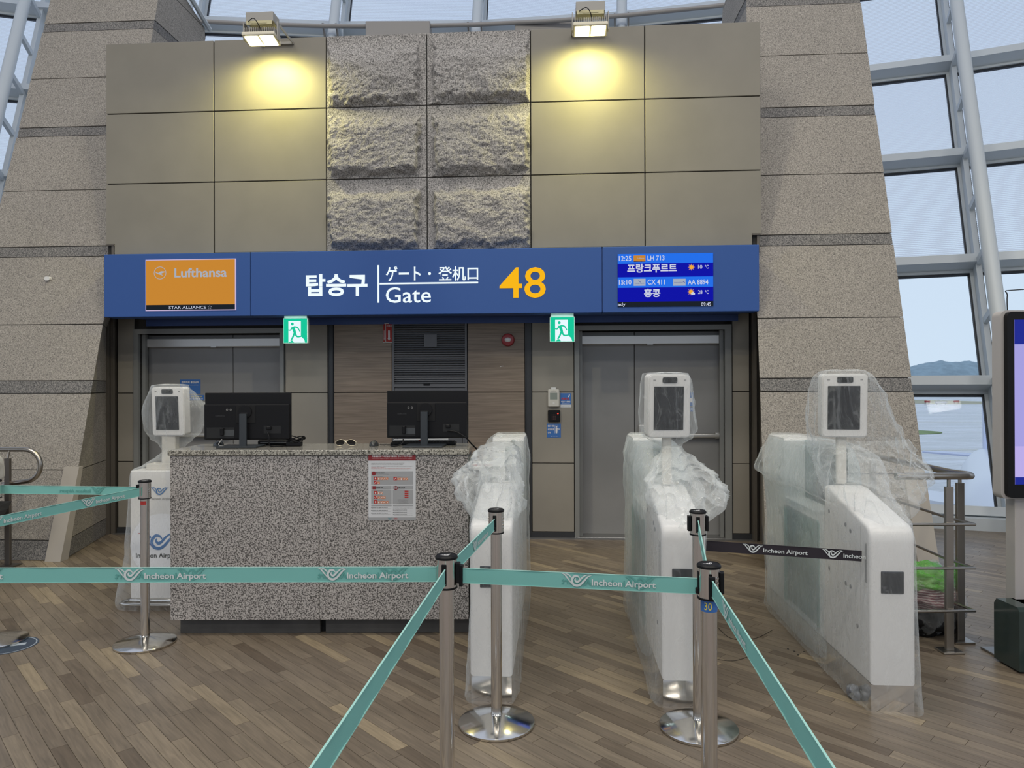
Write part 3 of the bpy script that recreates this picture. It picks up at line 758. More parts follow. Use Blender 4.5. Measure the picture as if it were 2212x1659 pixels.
for px, py, m in ((2003, 871, M_RED), (2066, 871, M_RED), (2033, 873, M_WHITEP)):
    d = 11.05 * F / (py - 832 + 4); x, _ = AY(px, py, d)
    r_ = thing('taxiway_sign', {2003: 'small red taxiway sign on the far verge, left one', 2066: 'small red taxiway sign on the far verge, right one', 2033: 'long white taxiway sign between the two red ones on the verge'}[px], 'sign', (x, d, GZ + .1))
    w = 3.2 if m is M_WHITEP else 1.5
    b = B(); b.box(-w, w, -.3, .3, .6, 1.7, .1); mk('sign_face', b, m, r_)
    for q in (-1, 1):
        b = B(); b.box(q * w * .7 - .2, q * w * .7 + .2, -.2, .2, 0, .62); mk('sign_leg', b, M_GREYP, r_)
# wooded hills beyond the field
hl = struct('hills')
def hill(prof, Y, dep, m):
    b = B(); n = len(prof); rows_ = []
    N = 220; x0, x1 = prof[0][0], prof[-1][0]
    for j in range(9):
        f = j / 8.0; row = []
        for i in range(N):
            x = x0 + (x1 - x0) * i / (N - 1)
            for a, c2 in zip(prof, prof[1:]):
                if a[0] <= x <= c2[0]:
                    q = (x - a[0]) / (c2[0] - a[0]); q = q * q * (3 - 2 * q); h = a[1] * (1 - q) + c2[1] * q; break
            hh = h * math.sin(f * PI) ** .7
            hh += (5.5 * noise.noise(Vector((x * .02, f * 5, 1))) + 3.0 * noise.noise(Vector((x * .11, f * 9, 4)))) * math.sin(f * PI)
            row.append(b.b.verts.new((x, Y + f * dep, GZ + max(0, hh))))
        rows_.append(row)
    for a, c2 in zip(rows_, rows_[1:]):
        for i in range(N - 1): b.b.faces.new((a[i], a[i + 1], c2[i + 1], c2[i]))
    return mk('wooded_hill', b, m, hl, smooth=180)
M_HILL = mat('hazy_woodland', (.31, .40, .44), 1, vary=(.06, .14)); M_HILL2 = mat('paler_hazy_woodland', (.44, .53, .57), 1, vary=(.05, .08))  # distance haze is mixed into these hill colours
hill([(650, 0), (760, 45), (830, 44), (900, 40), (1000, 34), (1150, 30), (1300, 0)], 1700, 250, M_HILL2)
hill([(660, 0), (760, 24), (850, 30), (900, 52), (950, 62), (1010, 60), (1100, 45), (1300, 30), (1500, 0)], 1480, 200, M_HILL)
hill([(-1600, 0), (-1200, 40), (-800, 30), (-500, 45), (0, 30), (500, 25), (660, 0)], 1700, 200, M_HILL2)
# parked airliner, nose towards the terminal
pn = Vector((26.4, 38, GZ)); pt = Vector((44, 66, GZ)); dv = (pt - pn); yaw = math.atan2(dv.x, dv.y)
ac = thing('airliner', 'white airliner parked nose-in on the wet apron outside', 'airplane', (pn.x, pn.y, GZ), -yaw)
prof = [(0, 0, 2.6), (.5, .55, 2.7), (1.2, .95, 2.85), (2.4, 1.4, 3.1), (4, 1.75, 3.4), (6, 1.95, 3.5), (9, 2, 3.5), (24, 2, 3.5), (29, 1.5, 3.9), (33, .7, 4.4), (35, .15, 4.7)]
b = B(); rings = []
for y, r, z in [(p[0] - 1, p[1], p[2]) for p in prof]:
    if r == 0: rings.append([b.b.verts.new((0, y, z))]); continue
    rings.append([b.b.verts.new((r * math.cos(a * PI / 16), y, z + r * math.sin(a * PI / 16))) for a in range(32)])
for p, q in zip(rings, rings[1:]):
    for k in range(32):
        if len(p) == 1: b.b.faces.new((p[0], q[k], q[(k + 1) % 32]))
        else: b.b.faces.new((p[k], p[(k + 1) % 32], q[(k + 1) % 32], q[k]))
M_PLANE = mat('airliner_white', (.72, .73, .76), .3)
mk('fuselage', b, M_PLANE, ac, smooth=60, fix=True)
b = B()
for sg in (-1, 1): b.prism([(sg * 1.7, 11), (sg * 1.7, 17), (sg * 15, 21.5), (sg * 15, 20)], 2.5, 2.75, 'z')
mk('wing', b, M_PLANE, ac, fix=True)
b = B(); b.prism([(27, 5.0), (33, 5.0), (34.5, 10.5), (32, 10.5)], -.15, .15, 'x'); b.prism([(.2, 30), (.2, 33), (5, 34), (5, 32.6)], 4.4, 4.55, 'z'); b.prism([(-.2, 30), (-.2, 33), (-5, 34), (-5, 32.6)], 4.4, 4.55, 'z'); mk('tail_fin', b, mat('pale_blue_tail', (.58, .62, .78), .35), ac, fix=True)
for sg in (-1, 1):
    b = B(); b.tube([(sg * 5, 9.5, 1.5), (sg * 5, 10, 1.5), (sg * 5, 12.5, 1.5), (sg * 5, 14, 1.6)], [.95, 1.1, 1.05, .6], 20); mk('engine', b, M_PLANE, ac, smooth=50)
    b = B(); b.tube([(sg * 2.6, 15, .5), (sg * 2.6, 15.6, .5)], .5, 14); b.tube([(sg * 2.6, 15.3, .5), (sg * 2.4, 15.3, 2.6)], .12, 8); mk('landing_gear', b, M_BLACK2, ac)
b = B(); b.tube([(-.2, 4, .38), (.2, 4, .38)], .38, 14); b.tube([(0, 4, .38), (0, 4, 2)], .1, 8); mk('nose_gear', b, M_BLACK2, ac)
for sg in (-1, 1):
    for y0, y1, x0, x1, z0, z1 in ((.35, .95, .05, .72, 3.42, 3.95), (.6, 1.5, .74, 1.2, 3.38, 3.93)):
        b = B(); b.face([(sg * x0, y0 - .05, z0), (sg * x1, y0 + .25, z0), (sg * x1 * .93, y1 + .28, z1), (sg * x0, y1, z1)]); mk('cockpit_window', b, M_SCREEN, ac)

# ================================================================== THINGS ON THE WALL
# ------------------------------------------------------------------ gate sign board
O = (-1.27, 6.80, 2.222); TS = 6.62
sg_ = wthing('gate_signboard', 'long blue gate signboard with glowing white lettering and a yellow 48', 'sign', *O)
def LP(px, py, t, o=O):
    s, z = WP(px, py, t); return s - o[0], z - o[2]
zt = 2.832 - O[2]
xs = [-4.396 - O[0], WP(541, 620, TS)[0] - O[0], WP(1301, 610, TS)[0] - O[0], 1.856 - O[0]]
for x0, x1 in zip(xs, xs[1:]):
    b = B(); b.box(x0 + .003, x1 - .003, -.18, 0, 0, zt, .004); mk('sign_panel', b, M_BLUE, sg_)
b = B(); b.box(xs[0], xs[-1], -.165, -.01, .02, zt - .02); mk('sign_core', b, M_BLUED, sg_)
YS = -.183
def stext(s, x0, x1, y0, y1, m, bold, px_ref=None, root=sg_, name='lettering', t=TS, y=YS, o=O, keep=False):
    a, q = LP(x0, (y0 + y1) / 2, t, o)[0], LP(x1, (y0 + y1) / 2, t, o)[0]; mid = (x0 + x1) / 2
    zb, zt_ = LP(mid, y1, t, o)[1], LP(mid, y0, t, o)[1]
    return text(name, s, m, root, a, q, zb, zt_, y, bold, keep=keep)
stext('탑승구', 661, 794, 591.5, 640, E_WHITE, .028)
stext('ゲート', 833.5, 909, 574.5, 607.5, E_WHITE, .018)
stext('登机口', 947, 1033, 575.5, 606.5, E_WHITE, .012)
stext('Gate', 833.5, 931, 620, 654, E_WHITE, .004)
stext('48', 1079, 1179, 577.5, 644, E_YELLOW, .006)
b = B()
x0, z1 = LP(815.3, 573, TS); x1, z0 = LP(819.3, 654, TS); b.rect(x0, x1, z0, z1, YS)
x0, z1 = LP(820, 610.8, TS); x1, z0 = LP(1033, 613.6, TS); b.rect(x0, x1, z0 + .006, z1 - .002, YS)
x, z = LP(928, 591, TS); b.disc(x, z, .014, YS); mk('divider_lines', b, E_WHITE, sg_)
def screen(name, px0, px1, pyl0, pyl1):
    x0, z1 = LP(px0, pyl0, TS); x1 = LP(px1, pyl0, TS)[0]; z0 = LP(px0, pyl1, TS)[1]
    return x0, x1, z0, z1
# orange airline screen
x0, x1, z0, z1 = screen('a', 315, 510, 561.5, 672)
W, Z = x1 - x0, z1 - z0
b = B(); b.box(x0, x1, YS - .004, -.17, z0, z1); scr = mk('airline_screen', b, E_EDGE, sg_, label='orange airline screen')
e = .008
b = B(); b.rect(x0 + e, x1 - e, z0 + .115 * Z, z1 - e, YS - .006); mk('orange_field', b, E_ORANGE, scr)
b = B(); b.rect(x0 + e, x1 - e, z0 + e, z0 + .115 * Z, YS - .006); mk('black_band', b, E_SCRDK, scr)
y_ = YS - .008
def fr(u, v): return x0 + u * W, z1 - v * Z
# measured in fractions of the screen
a = fr(.325, .21); c2 = fr(.905, .375); text('airline_lettering', 'Lufthansa', E_SCRG, scr, a[0], c2[0], z1 - .355 * Z, z1 - .175 * Z, y_, .02)
b = B(); cx, cz = fr(.165, .262); R_ = .068 * W; b.ring(cx, cz, R_, .005, y_)
k = R_ / 75.0
P_ = lambda X, Y_: (cx + (X - 257) * k, cz - (Y_ - 211) * k)
b.stroke([P_(196, 196), P_(222, 212), P_(250, 222), P_(290, 240)], [.003, .010, .012, .004], y_ - .0005)
b.stroke([P_(232, 222), P_(255, 218), P_(275, 206), P_(316, 198)], [.003, .016, .018, .006], y_ - .0008)
b.stroke([P_(240, 216), P_(268, 196), P_(316, 196)], [.006, .006, .003], y_ - .001)
mk('airline_emblem', b, E_SCRG, scr)
a = fr(.262, .5); c2 = fr(.675, .5); text('alliance_lettering', 'STAR ALLIANCE', E_SCRW, scr, a[0], c2[0], z0 + .034 * Z, z0 + .088 * Z, y_, .004)
b = B(); cx, cz = fr(.715, .937)
for q in range(5):
    a0 = PI / 2 + q * 2 * PI / 5; a1 = a0 + 2 * PI / 5; am = (a0 + a1) / 2
    b.poly([(cx + .022 * math.cos(a0), cz + .022 * math.sin(a0)), (cx + .010 * math.cos(a0 + .35), cz + .010 * math.sin(a0 + .35)), (cx + .007 * math.cos(am), cz + .007 * math.sin(am)), (cx + .013 * math.cos(a0 + .1), cz + .013 * math.sin(a0 + .1))], y_)
    b.poly([(cx + .022 * math.cos(a0), cz + .022 * math.sin(a0)), (cx + .013 * math.cos(a0 - .1), cz + .013 * math.sin(a0 - .1)), (cx + .010 * math.cos(a0 - .5), cz + .010 * math.sin(a0 - .5))], y_)
mk('alliance_star', b, E_SCRW, scr)
# flight board
x0, x1, z0, z1 = screen('f', 1334, 1540, 549.4, 663); W, Z = x1 - x0, z1 - z0
b = B(); b.box(x0, x1, YS - .004, -.17, z0, z1); fb = mk('flight_board', b, E_SCRDK, sg_, label='blue flight screen')
vr = [0, .183, .442, .64, .906]
for (v0, v1), m in zip(zip(vr, vr[1:]), (E_SCRB1, E_SCRB2, E_SCRB1, E_SCRB2)):
    b = B(); b.rect(x0, x1, z1 - v1 * Z, z1 - v0 * Z, YS - .006); mk('screen_row', b, m, fb)
def ft(s, X0, X1, Y0, Y1, m=E_SCRW, bold=.01):
    u0, u1 = (X0 - 580) / 615, (X1 - 580) / 615; sh = 15 * (u0 + u1) / 2
    text('flight_lettering', s, m, fb, x0 + u0 * W, x0 + u1 * W, z1 - (Y1 - 88 + sh) / 339 * Z, z1 - (Y0 - 88 + sh) / 339 * Z, YS - .009, bold)
def fbox(X0, X1, Y0, Y1, m, nm='logo_tile'):
    u0, u1 = (X0 - 580) / 615, (X1 - 580) / 615; sh = 15 * (u0 + u1) / 2
    b = B(); b.rect(x0 + u0 * W, x0 + u1 * W, z1 - (Y1 - 88 + sh) / 339 * Z, z1 - (Y0 - 88 + sh) / 339 * Z, YS - .0075); mk(nm, b, m, fb)
ft('12:25', 588, 668, 99, 132); fbox(683, 760, 95, 135, E_ORANGE); fbox(683, 760, 130, 136, E_SCRDK); ft('Lufthansa', 708, 752, 108, 118, E_SCRG)
ft('LH 713', 773, 883, 95, 126); ft('프랑크푸르트', 642, 962, 147, 204, bold=.03)
ft('10', 1098, 1125, 152, 177); ft('℃', 1141, 1167, 152, 175)
ft('15:10', 588, 668, 252, 284); fbox(683, 760, 245, 290, E_SCRG); fbox(938, 1018, 242, 286, E_SCRG)
ft('CX 411', 773, 884, 248, 281); ft('AA 8894', 1032, 1163, 245, 277); ft('홍콩', 750, 855, 308, 362, bold=.03)
ft('CATHAY PACIFIC', 692, 752, 272, 278, E_SCRB3, .003); ft('American Airlines', 944, 1000, 262, 268, E_SCRB3, .003)
for X, Y_ in ((722, 262), (1008, 263)):
    b = B(); u = (X - 580) / 615; cx, cz = x0 + u * W, z1 - (Y_ - 88 + 15 * u) / 339 * Z
    b.stroke([(cx - .012, cz + .008), (cx, cz), (cx + .010, cz - .010)], [.002, .006, .001], YS - .009)
    mk('tile_emblem', b, E_SCRB3, fb)
ft('28', 1097, 1125, 313, 337); ft('℃', 1141, 1167, 313, 336); ft('09:45', 1117, 1180, 391, 414); ft('ady', 580, 630, 400, 427)
for X, Y_, cl in ((1055, 167, 0), (1052, 325, 1)):
    u = (X - 580) / 615; cx, cz = x0 + u * W, z1 - (Y_ - 88 + 15 * u) / 339 * Z
    b = B(); b.disc(cx, cz, .020, YS - .009)
    for q in range(8):
        a = q * PI / 4; b.stroke([(cx + .022 * math.cos(a), cz + .022 * math.sin(a)), (cx + .031 * math.cos(a), cz + .031 * math.sin(a))], [.005, .002], YS - .009)
    mk('weather_sun', b, emis('screen_sun' + str(cl), (.95, .45, .05), .9), fb)
    if cl:
        b = B(); b.disc(cx + .012, cz - .016, .012, YS - .011); b.disc(cx + .026, cz - .018, .010, YS - .0112); b.disc(cx + .018, cz - .010, .010, YS - .0114); mk('weather_cloud', b, E_SCRW, fb)

# ------------------------------------------------------------------ exit signs
def exit_sign(px0, py0, px1, py1, label):
    T = 6.66
    (s0, z1), (s1, z0) = WP(px0, py0, T), WP(px1, py1, T); sc = (s0 + s1) / 2; w = s1 - s0; h = z1 - z0
    r = wthing('exit_sign', label, 'exit sign', sc, T, z0, 'green exit signs under the signboard')
    b = B(); b.box(-w / 2, w / 2, .002, .045, 0, h, .004); b.box(-w * .46, w * .46, .005, .04, h, 2.2222 - z0); mk('sign_box', b, mat('pale_sign_casing', (.5, .55, .52), .4), r)
    e = .006
    b = B(); b.rect(-w / 2 + e, w / 2 - e, e, h - e, 0); mk('green_face', b, E_GREEN, r)
    k = w / 165.0; Q = lambda X, Y: ((X - 112.5) * k, (665 - Y) * k)
    b = B(); b.poly([Q(66, 518), Q(150, 518), Q(150, 618), Q(172, 640), Q(178, 660), Q(104, 660), Q(92, 645), Q(66, 660)], -.001)
    mk('door_symbol', b, E_EXITW, r)
    b = B(); hx, hz = Q(93, 537); b.disc(hx, hz, 9.5 * k, -.002)
    b.stroke([Q(96, 556), Q(104, 578), Q(112, 602)], [x * k for x in (17, 20, 15)], -.002)
    b.stroke([Q(92, 558), Q(80, 578), Q(62, 576)], [x * k for x in (9, 8, 6)], -.0021)
    b.stroke([Q(104, 556), Q(128, 562), Q(144, 588)], [x * k for x in (10, 9, 6)], -.0022)
    b.stroke([Q(106, 598), Q(96, 624), Q(82, 648)], [x * k for x in (13, 11, 8)], -.0023)
    b.stroke([Q(112, 600), Q(120, 616), Q(134, 622), Q(166, 616)], [x * k for x in (13, 11, 9, 7)], -.0024)
    mk('running_figure', b, E_GREEN, r)
    l = area('exit_glow', W2(sc, T - .02, z0 + h / 2), w, h, .55, (.55, 1, .85), (PI / 2, 0, -TH))
    l = area('exit_glow', W2(sc, T + .03, z0 - .005), w, .04, .5, (.75, .9, 1), (0, 0, 0))
exit_sign(611.5, 687, 664.5, 741.5, 'green running-man exit sign beside the left door, by the 탑승구 lettering')
exit_sign(1187.5, 684, 1241.5, 738.5, 'green running-man exit sign beside the right door, under the yellow number')

# ------------------------------------------------------------------ floodlights on the wall top
def floodlight(px, py, label, tilt):
    T = 6.42
    s, z = WP(px, py, T)
    r = wthing('floodlight', label, 'floodlight', s, T, z, 'floodlights on the wall top')
    M_FL = mat('grey_cast_housing', (.30, .29, .27), .5)
    hd = bpy.data.objects.new('lamp_head', None)
    b = B(); b.box(-.155, .155, -.09, .09, 0, .035, .01, 2)
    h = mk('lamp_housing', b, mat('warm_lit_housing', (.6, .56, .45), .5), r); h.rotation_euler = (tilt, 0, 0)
    b = B()
    for k in range(17): x = -.14 + k * .0175; b.box(x, x + .006, -.075, .075, .035, .085)
    o = mk('cooling_fins', b, M_FL, h); o['kind'] = 'stuff'
    for x in (-.072, .072):
        b = B(); b.box(x - .062, x + .062, -.07, .07, -.004, 0, .003); mk('led_panel', b, E_LAMP, h)
    b = B(); b.box(-.13, .13, -.05, .10, .155, .245, .006, 2); mk('driver_box', b, M_FL, r)
    b = B(); b.box(-.12, .12, -.055, -.048, .125, .16); b.box(-.07, .07, -.058, -.054, .135, .15); mk('driver_plate', b, mat('yellowed_plate', (.5, .46, .28), .6), r)
    b = B()
    for x in (-.16, .16):
        b.box(x - .004, x + .004, -.03, .03, .0, .16); b.box(x - .004, x + .004, .0, .42, .14, .165)
    b.box(-.16, .16, .36, .39, .14, .165); mk('mounting_bracket', b, M_FL, r)
    b = B(); b.tube(catmull([(-.10, -.06, .15), (-.04, -.09, .165), (.0, -.08, .12), (.01, -.04, .07)], 6), .004, 6); mk('power_cable', b, M_BLACK, r)
    p = W2(s, T + .04, z - .03)
    spot('flood_beam', p, W2(s, 6.80, z - .55), 80, (1, .90, .30), 164, .75, .07)
    return r
floodlight(565, 88, 'left yellow-white floodlight bracketed over the wall, lamp face tipped down', -.16)
floodlight(1275, 67, 'right yellow-white floodlight bracketed over the wall, loose wire in front', -.12)

# ------------------------------------------------------------------ small fixtures on the lower wall
def wplate(name, label, cat, px0, py0, px1, py1, t, th, m, r_=.004, bev=.002):
    (s0, z1), (s1, z0) = WP(px0, py0, t), WP(px1, py1, t)
    r = wthing(name, label, cat, (s0 + s1) / 2, t, z0)
    w, h = s1 - s0, z1 - z0
    b = B(); b.box(-w / 2, w / 2, 0, th, 0, h, bev); mk('plate', b, m, r)
    return r, w, h
def ptxt(r, w, h, s, u0, u1, v0, v1, m, bold=.01, y=-.002, keep=False): return text('lettering', s, m, r, -w / 2 + u0 * w, -w / 2 + u1 * w, h * (1 - v1), h * (1 - v0), y, bold, keep=keep)
# fire alarm
s, z = WP(1097, 734, TL - .03); r = wthing('fire_alarm', 'round red fire alarm with clear lens on the wood panel', 'fire alarm', s, TL, z)
def ylathe(prof, seg=32):
    b = B(); b.lathe(prof, seg=seg); b.b.transform(Matrix.Rotation(PI / 2, 4, 'X')); return b
mk('alarm_body', ylathe([(0, 0), (.066, 0), (.066, .02), (.058, .034), (.040, .038), (0, .038)]), M_RED, r, smooth=40)
b = ylathe([(0, .036), (.034, .036), (.030, .048), (.015, .054), (0, .055)]); b.b.transform(Matrix.Scale(.7, 4, (0, 0, 1))); mk('strobe_lens', b, M_LENS, r, smooth=50)
text('lettering', 'FIRE', M_INKW, r, -.016, .016, -.044, -.037, -.0375, .01)
# fire extinguisher location sign (three-sided)
(s0, z1), (s1, z0) = WP(826, 697.5, TL - .05), WP(845.5, 740, TL - .05)
r = wthing('extinguisher_sign', 'folded red and white extinguisher sign beside the louvres', 'sign', (s0 + s1) / 2, TL, z0); w, h = s1 - s0, z1 - z0
b = B(); b.prism([(-w * .55, 0), (w * .5, 0), (-w * .15, -.055)], 0, h, 'z'); mk('sign_body', b, M_WHITEP, r, fix=True)
for (xa, ya, xb, yb) in ((-w * .15, -.0565, w * .5, -.0015), (-w * .55, -.0015, -w * .15, -.0565)):
    d = Vector((xb - xa, yb - ya, 0)); ln = d.length; an = math.atan2(d.y, d.x)
    b = B(); b.rect(ln * .08, ln * .92, h * .05, h * .95, 0); o = mk('red_face', b, M_INKR, r); o.location = (xa, ya - .001, 0); o.rotation_euler = (0, 0, an)
    b = B(); q = ln * .5
    b.stroke([(q, h * .2), (q, h * .62)], [ln * .26, ln * .26], -.001); b.poly([(q - ln * .22, h * .22), (q, h * .10), (q + ln * .22, h * .22)], -.001)
    mk('arrow_symbol', b, M_INKW, o)
    if xa > -w * .3: text('lettering', '소화기', M_INKW, o, ln * .14, ln * .86, h * .80, h * .91, -.001, .02)
# intercom
r, w, h = wplate('door_intercom', 'pale grey intercom unit with small screen on the wall panel', 'intercom', 1183.5, 841, 1208.5, 879, TL - .04, .04, M_CREAM, bev=.008)
b = B(); b.rect(-w * .32, w * .32, h * .42, h * .80, -.001); mk('display', b, mat('lcd_grey', (.22, .25, .22), .3), r)
b = B(); b.disc(0, h * .22, w * .09, -.001); mk('call_button', b, M_WHITE, r); b = B(); b.box(-w * .22, w * .2, .01, .03, h, h + .02); mk('top_clip', b, M_WHITE, r)
text('lettering', 'INTERPHONE', M_INKG, r, -w * .25, w * .2, h * .84, h * .88, -.001, .01)
# keypad
r, w, h = wplate('keypad_reader', 'black square keypad with red light under the intercom', 'card reader', 1183.5, 886, 1210, 911.5, TL - .03, .03, M_BLACK, bev=.005)
b = B(); b.disc(w * .32, h * .70, .006, -.001); mk('status_light', b, E_RED, r)
b = B()
for i in range(3):
    for j in range(4): b.rect(-.022 + i * .015, -.014 + i * .015, .022 + j * .015, .029 + j * .015, -.0005)
mk('keys', b, mat('dim_key_print', (.08, .03, .03), .5), r)['kind'] = 'stuff'
# notices
def airport_mark(r, w, h, u0, u1, v, m): 
    b = B(); lw = (u1 - u0) * w * .25; logo(b, -w / 2 + u0 * w, h * (1 - v), lw, -.0015); mk('airport_emblem', b, m, r)
    text('lettering', 'Incheon Airport', m, r, -w / 2 + u0 * w + lw * 1.15, -w / 2 + u1 * w, h * (1 - v), h * (1 - v) + lw * .4, -.0015, .01)
r, w, h = wplate('blue_notice', 'small blue notice with white foot beside the intercom', 'notice', 1210.5, 849.5, 1234, 880, TL - .003, .003, M_NOTE, bev=0)
b = B(); b.rect(-w / 2, w / 2, 0, h * .2, -.001); mk('white_foot', b, M_PAPER, r)
ptxt(r, w, h, '비상시', .1, .8, .3, .47, M_INKR, .05); ptxt(r, w, h, '비상시 누르세요', .08, .92, .53, .66, M_INKW, .03); ptxt(r, w, h, 'Emergency Call', .15, .85, .70, .76, M_INKW); airport_mark(r, w, h, .15, .85, .93, M_INKB)
b = B(); b.stroke([(w * .25, h * .72), (w * .32, h * .86), (w * .34, h * .92)], [.010, .010, .004], -.001); mk('hand_symbol', b, M_INKW, r)
r, w, h = wplate('blue_notice', 'blue notice with figure and doorway symbol under the keypad', 'notice', 1181.5, 915, 1211.5, 945, TL - .003, .003, M_NOTE, bev=0)
ptxt(r, w, h, '출입자 전원', .06, .5, .10, .24, M_INKW, .03); ptxt(r, w, h, '본인출입증', .06, .52, .34, .48, M_INKW, .03); ptxt(r, w, h, '인식', .06, .26, .58, .72, M_INKW, .03); airport_mark(r, w, h, .25, .8, .93, M_INKW)
b = B(); b.stroke([(w * .08, h * .3), (w * .08, h * .88), (w * .30, h * .88), (w * .30, h * .3)], [.003, .003], -.001, 1); b.disc(w * .19, h * .76, .008, -.001); b.stroke([(w * .19, h * .68), (w * .19, h * .5), (w * .19, h * .3)], [.016, .018, .012], -.001)
b.stroke([(w * .2, h * .62), (w * .42, h * .6)], [.008, .006], -.001); mk('figure_symbol', b, M_INKW, r)
TD = T2 - .003
r, w, h = wplate('door_notice', 'blue staff-only notice with red ring on the left door', 'notice', 388.5, 820, 433, 850.5, TD, .003, M_NOTE, bev=0)
ptxt(r, w, h, '관계자외 출입금지', .08, .92, .11, .27, M_INKW, .03); ptxt(r, w, h, 'Authorized Personnel Only', .08, .90, .36, .42, M_INKW)
b = B(); b.disc(-w * .30, h * .29, h * .17, -.001); mk('ring_ground', b, M_INKW, r); b = B(); b.ring(-w * .30, h * .29, h * .19, h * .045, -.002); b.stroke([(-w * .30 - h * .12, h * .41), (-w * .30 + h * .12, h * .17)], [h * .035, h * .035], -.002); mk('red_ring', b, M_INKR, r)
b = B(); b.disc(-w * .30, h * .37, h * .035, -.0015); b.stroke([(-w * .30, h * .33), (-w * .30, h * .19)], [h * .08, h * .05], -.0015); mk('figure_symbol', b, M_INKK, r)
r, w, h = wplate('door_notice', 'narrow blue strip notice below the staff-only notice', 'notice', 391, 853.5, 441, 864.5, TD, .003, M_NOTE, bev=0)
ptxt(r, w, h, '이곳은 가드 전용 출입문 금지', .06, .92, .12, .45, M_INKY, .02); ptxt(r, w, h, '상주직원의 이곳을 가드 이용을 바랍니다', .06, .95, .58, .86, M_INKW, .02)
for a in ((1478, 814, 1491.5, 845, 'blue notice on the right door, topmost of three behind the wrapped reader head'), (1478, 848, 1497.5, 877, 'blue notice with white door symbol, middle one on the right door'), (1478, 880, 1497.5, 889, 'narrow blue strip notice on the right door, lowest of three')):
    r, w, h = wplate('door_notice', a[4], 'notice', *a[:4], TD, .003, M_NOTE, bev=0)
    if 'middle' in a[4]:
        b = B(); b.stroke([(w * .1, h * .25), (w * .1, h * .82), (w * .4, h * .82), (w * .4, h * .25), (w * .1, h * .25)], [.003, .003], -.001, 1); b.box(w * .16, w * .34, -.001, 0, h * .3, h * .6); mk('door_symbol', b, M_INKW, r)
    elif 'topmost' in a[4]:
        ptxt(r, w, h, '출입', .15, .85, .15, .45, M_INKW, .02)
    else: ptxt(r, w, h, '금지', .5, .92, .2, .8, M_INKW, .02)
# pull-cord mark on the right wood panel
s, z = WP(1084, 791.5, TL - .002); r = wthing('tape_scrap', 'small white scrap of tape on the right wood panel', 'tape', s, TL, z)
b = B(); b.stroke([(-.02, -.006), (0, .003), (.022, .004)], [.004, .006, .004], -.001); mk('tape_strip', b, M_PAPER, r)
# sensor on the left pylon
k_ = ray(99, 601); q = 6.46 / (k_.x * ST + k_.y * CT)
s, z = WP(99, 601, 6.03 + .293 * 2.55 - .02)
r = wthing('wall_sensor', 'small white oval sensor on the left stone pylon', 'sensor', s, 6.03 + .293 * z, z)
b = B(); b.prism(rrect(.055, .04, .018), -.03, .01, 'y'); mk('sensor_cap', b, M_WHITE, r, fix=True)

# ================================================================== SERVICE COUNTER
CYf, CYb = 4.385, 4.86; CX0, CX1 = -2.118, -.272
ct = thing('service_counter', 'speckled granite service counter with polished top in front of the gate', 'counter', ((CX0 + CX1) / 2, (CYf + CYb) / 2, 0))
cx_, cy_ = ct.location.x, ct.location.y
xm = AY(689, 1150, CYf)[0] - cx_; x0, x1, y0, y1 = CX0 - cx_, CX1 - cx_, CYf - cy_, CYb - cy_
for a, q in ((x0, xm - .002), (xm + .002, x1)):
    b = B(); b.box(a, q, y0, y0 + .03, .102, 1.118, .0015); mk('granite_panel', b, G_DESK, ct)
b = B(); b.box(x0 - .012, x1 + .004, y0 - .012, y1, 1.12, 1.153, .004); mk('counter_top', b, G_TOP, ct)
b = B(); b.box(x0 + .004, x0 + .03, y0 + .03, y1, .102, 1.118); mk('end_panel', b, G_DESK, ct)
b = B(); b.box(x1 - .03, x1 - .008, y0 + .03, y1, .102, 1.118); mk('end_panel', b, mat('dark_grey_metal'), ct)
b = B()
for k in range(22): z = .55 + k * .025; b.prism([(y0 + .04, z), (y1 - .02, z), (y1 - .02, z + .004), (y0 + .04, z + .02)], x1 - .008, x1 + .008, 'x')
mk('vent_ribs', b, mat('grey_rib_metal', (.22, .22, .20), .5), ct, fix=True)['kind'] = 'stuff'
for a, q in ((x0 + .035, xm - .008), (xm + .025, x1 - .002)):
    b = B(); b.box(a, q, y0 + .055, y1 - .02, 0, .104, .003); mk('toe_kick', b, M_KICK, ct)
b = B(); b.box(xm - .008, xm + .025, y0 + .09, y1 - .02, 0, .104); mk('toe_gap', b, M_BLACK2, ct)
b = B(); b.box(x0 + .03, x1 - .03, y0 + .035, y1 - .01, .104, 1.118); mk('carcass', b, M_BLACK2, ct)
# small return cabinet behind the counter's right end
r = thing('side_cabinet', 'low grey cabinet tucked behind the right end of the counter', 'cabinet', (-.20, 5.08, 0))
b = B(); b.box(-.09, .05, -.16, .2, .0, .96, .006); mk('cabinet_body', b, M_GREYP, r); b = B(); b.box(-.10, .06, -.165, .21, .96, .985, .004); mk('cabinet_top', b, M_CREAM, r)
b = B(); b.box(-.08, -.01, -.167, -.16, .72, .92, .004); mk('cabinet_door', b, M_BLACK2, r)
r = thing('red_folder', 'thin red folder on the cabinet behind the counter', 'folder', (-.215, 5.02, .9855))
b = B(); b.box(-.07, .09, -.06, .1, 0, .008, .001); mk('cover', b, M_INKR, r); b = B(); b.box(-.065, .087, -.055, .095, .008, .014, .001); mk('paper_sheets', b, M_PAPER, r)

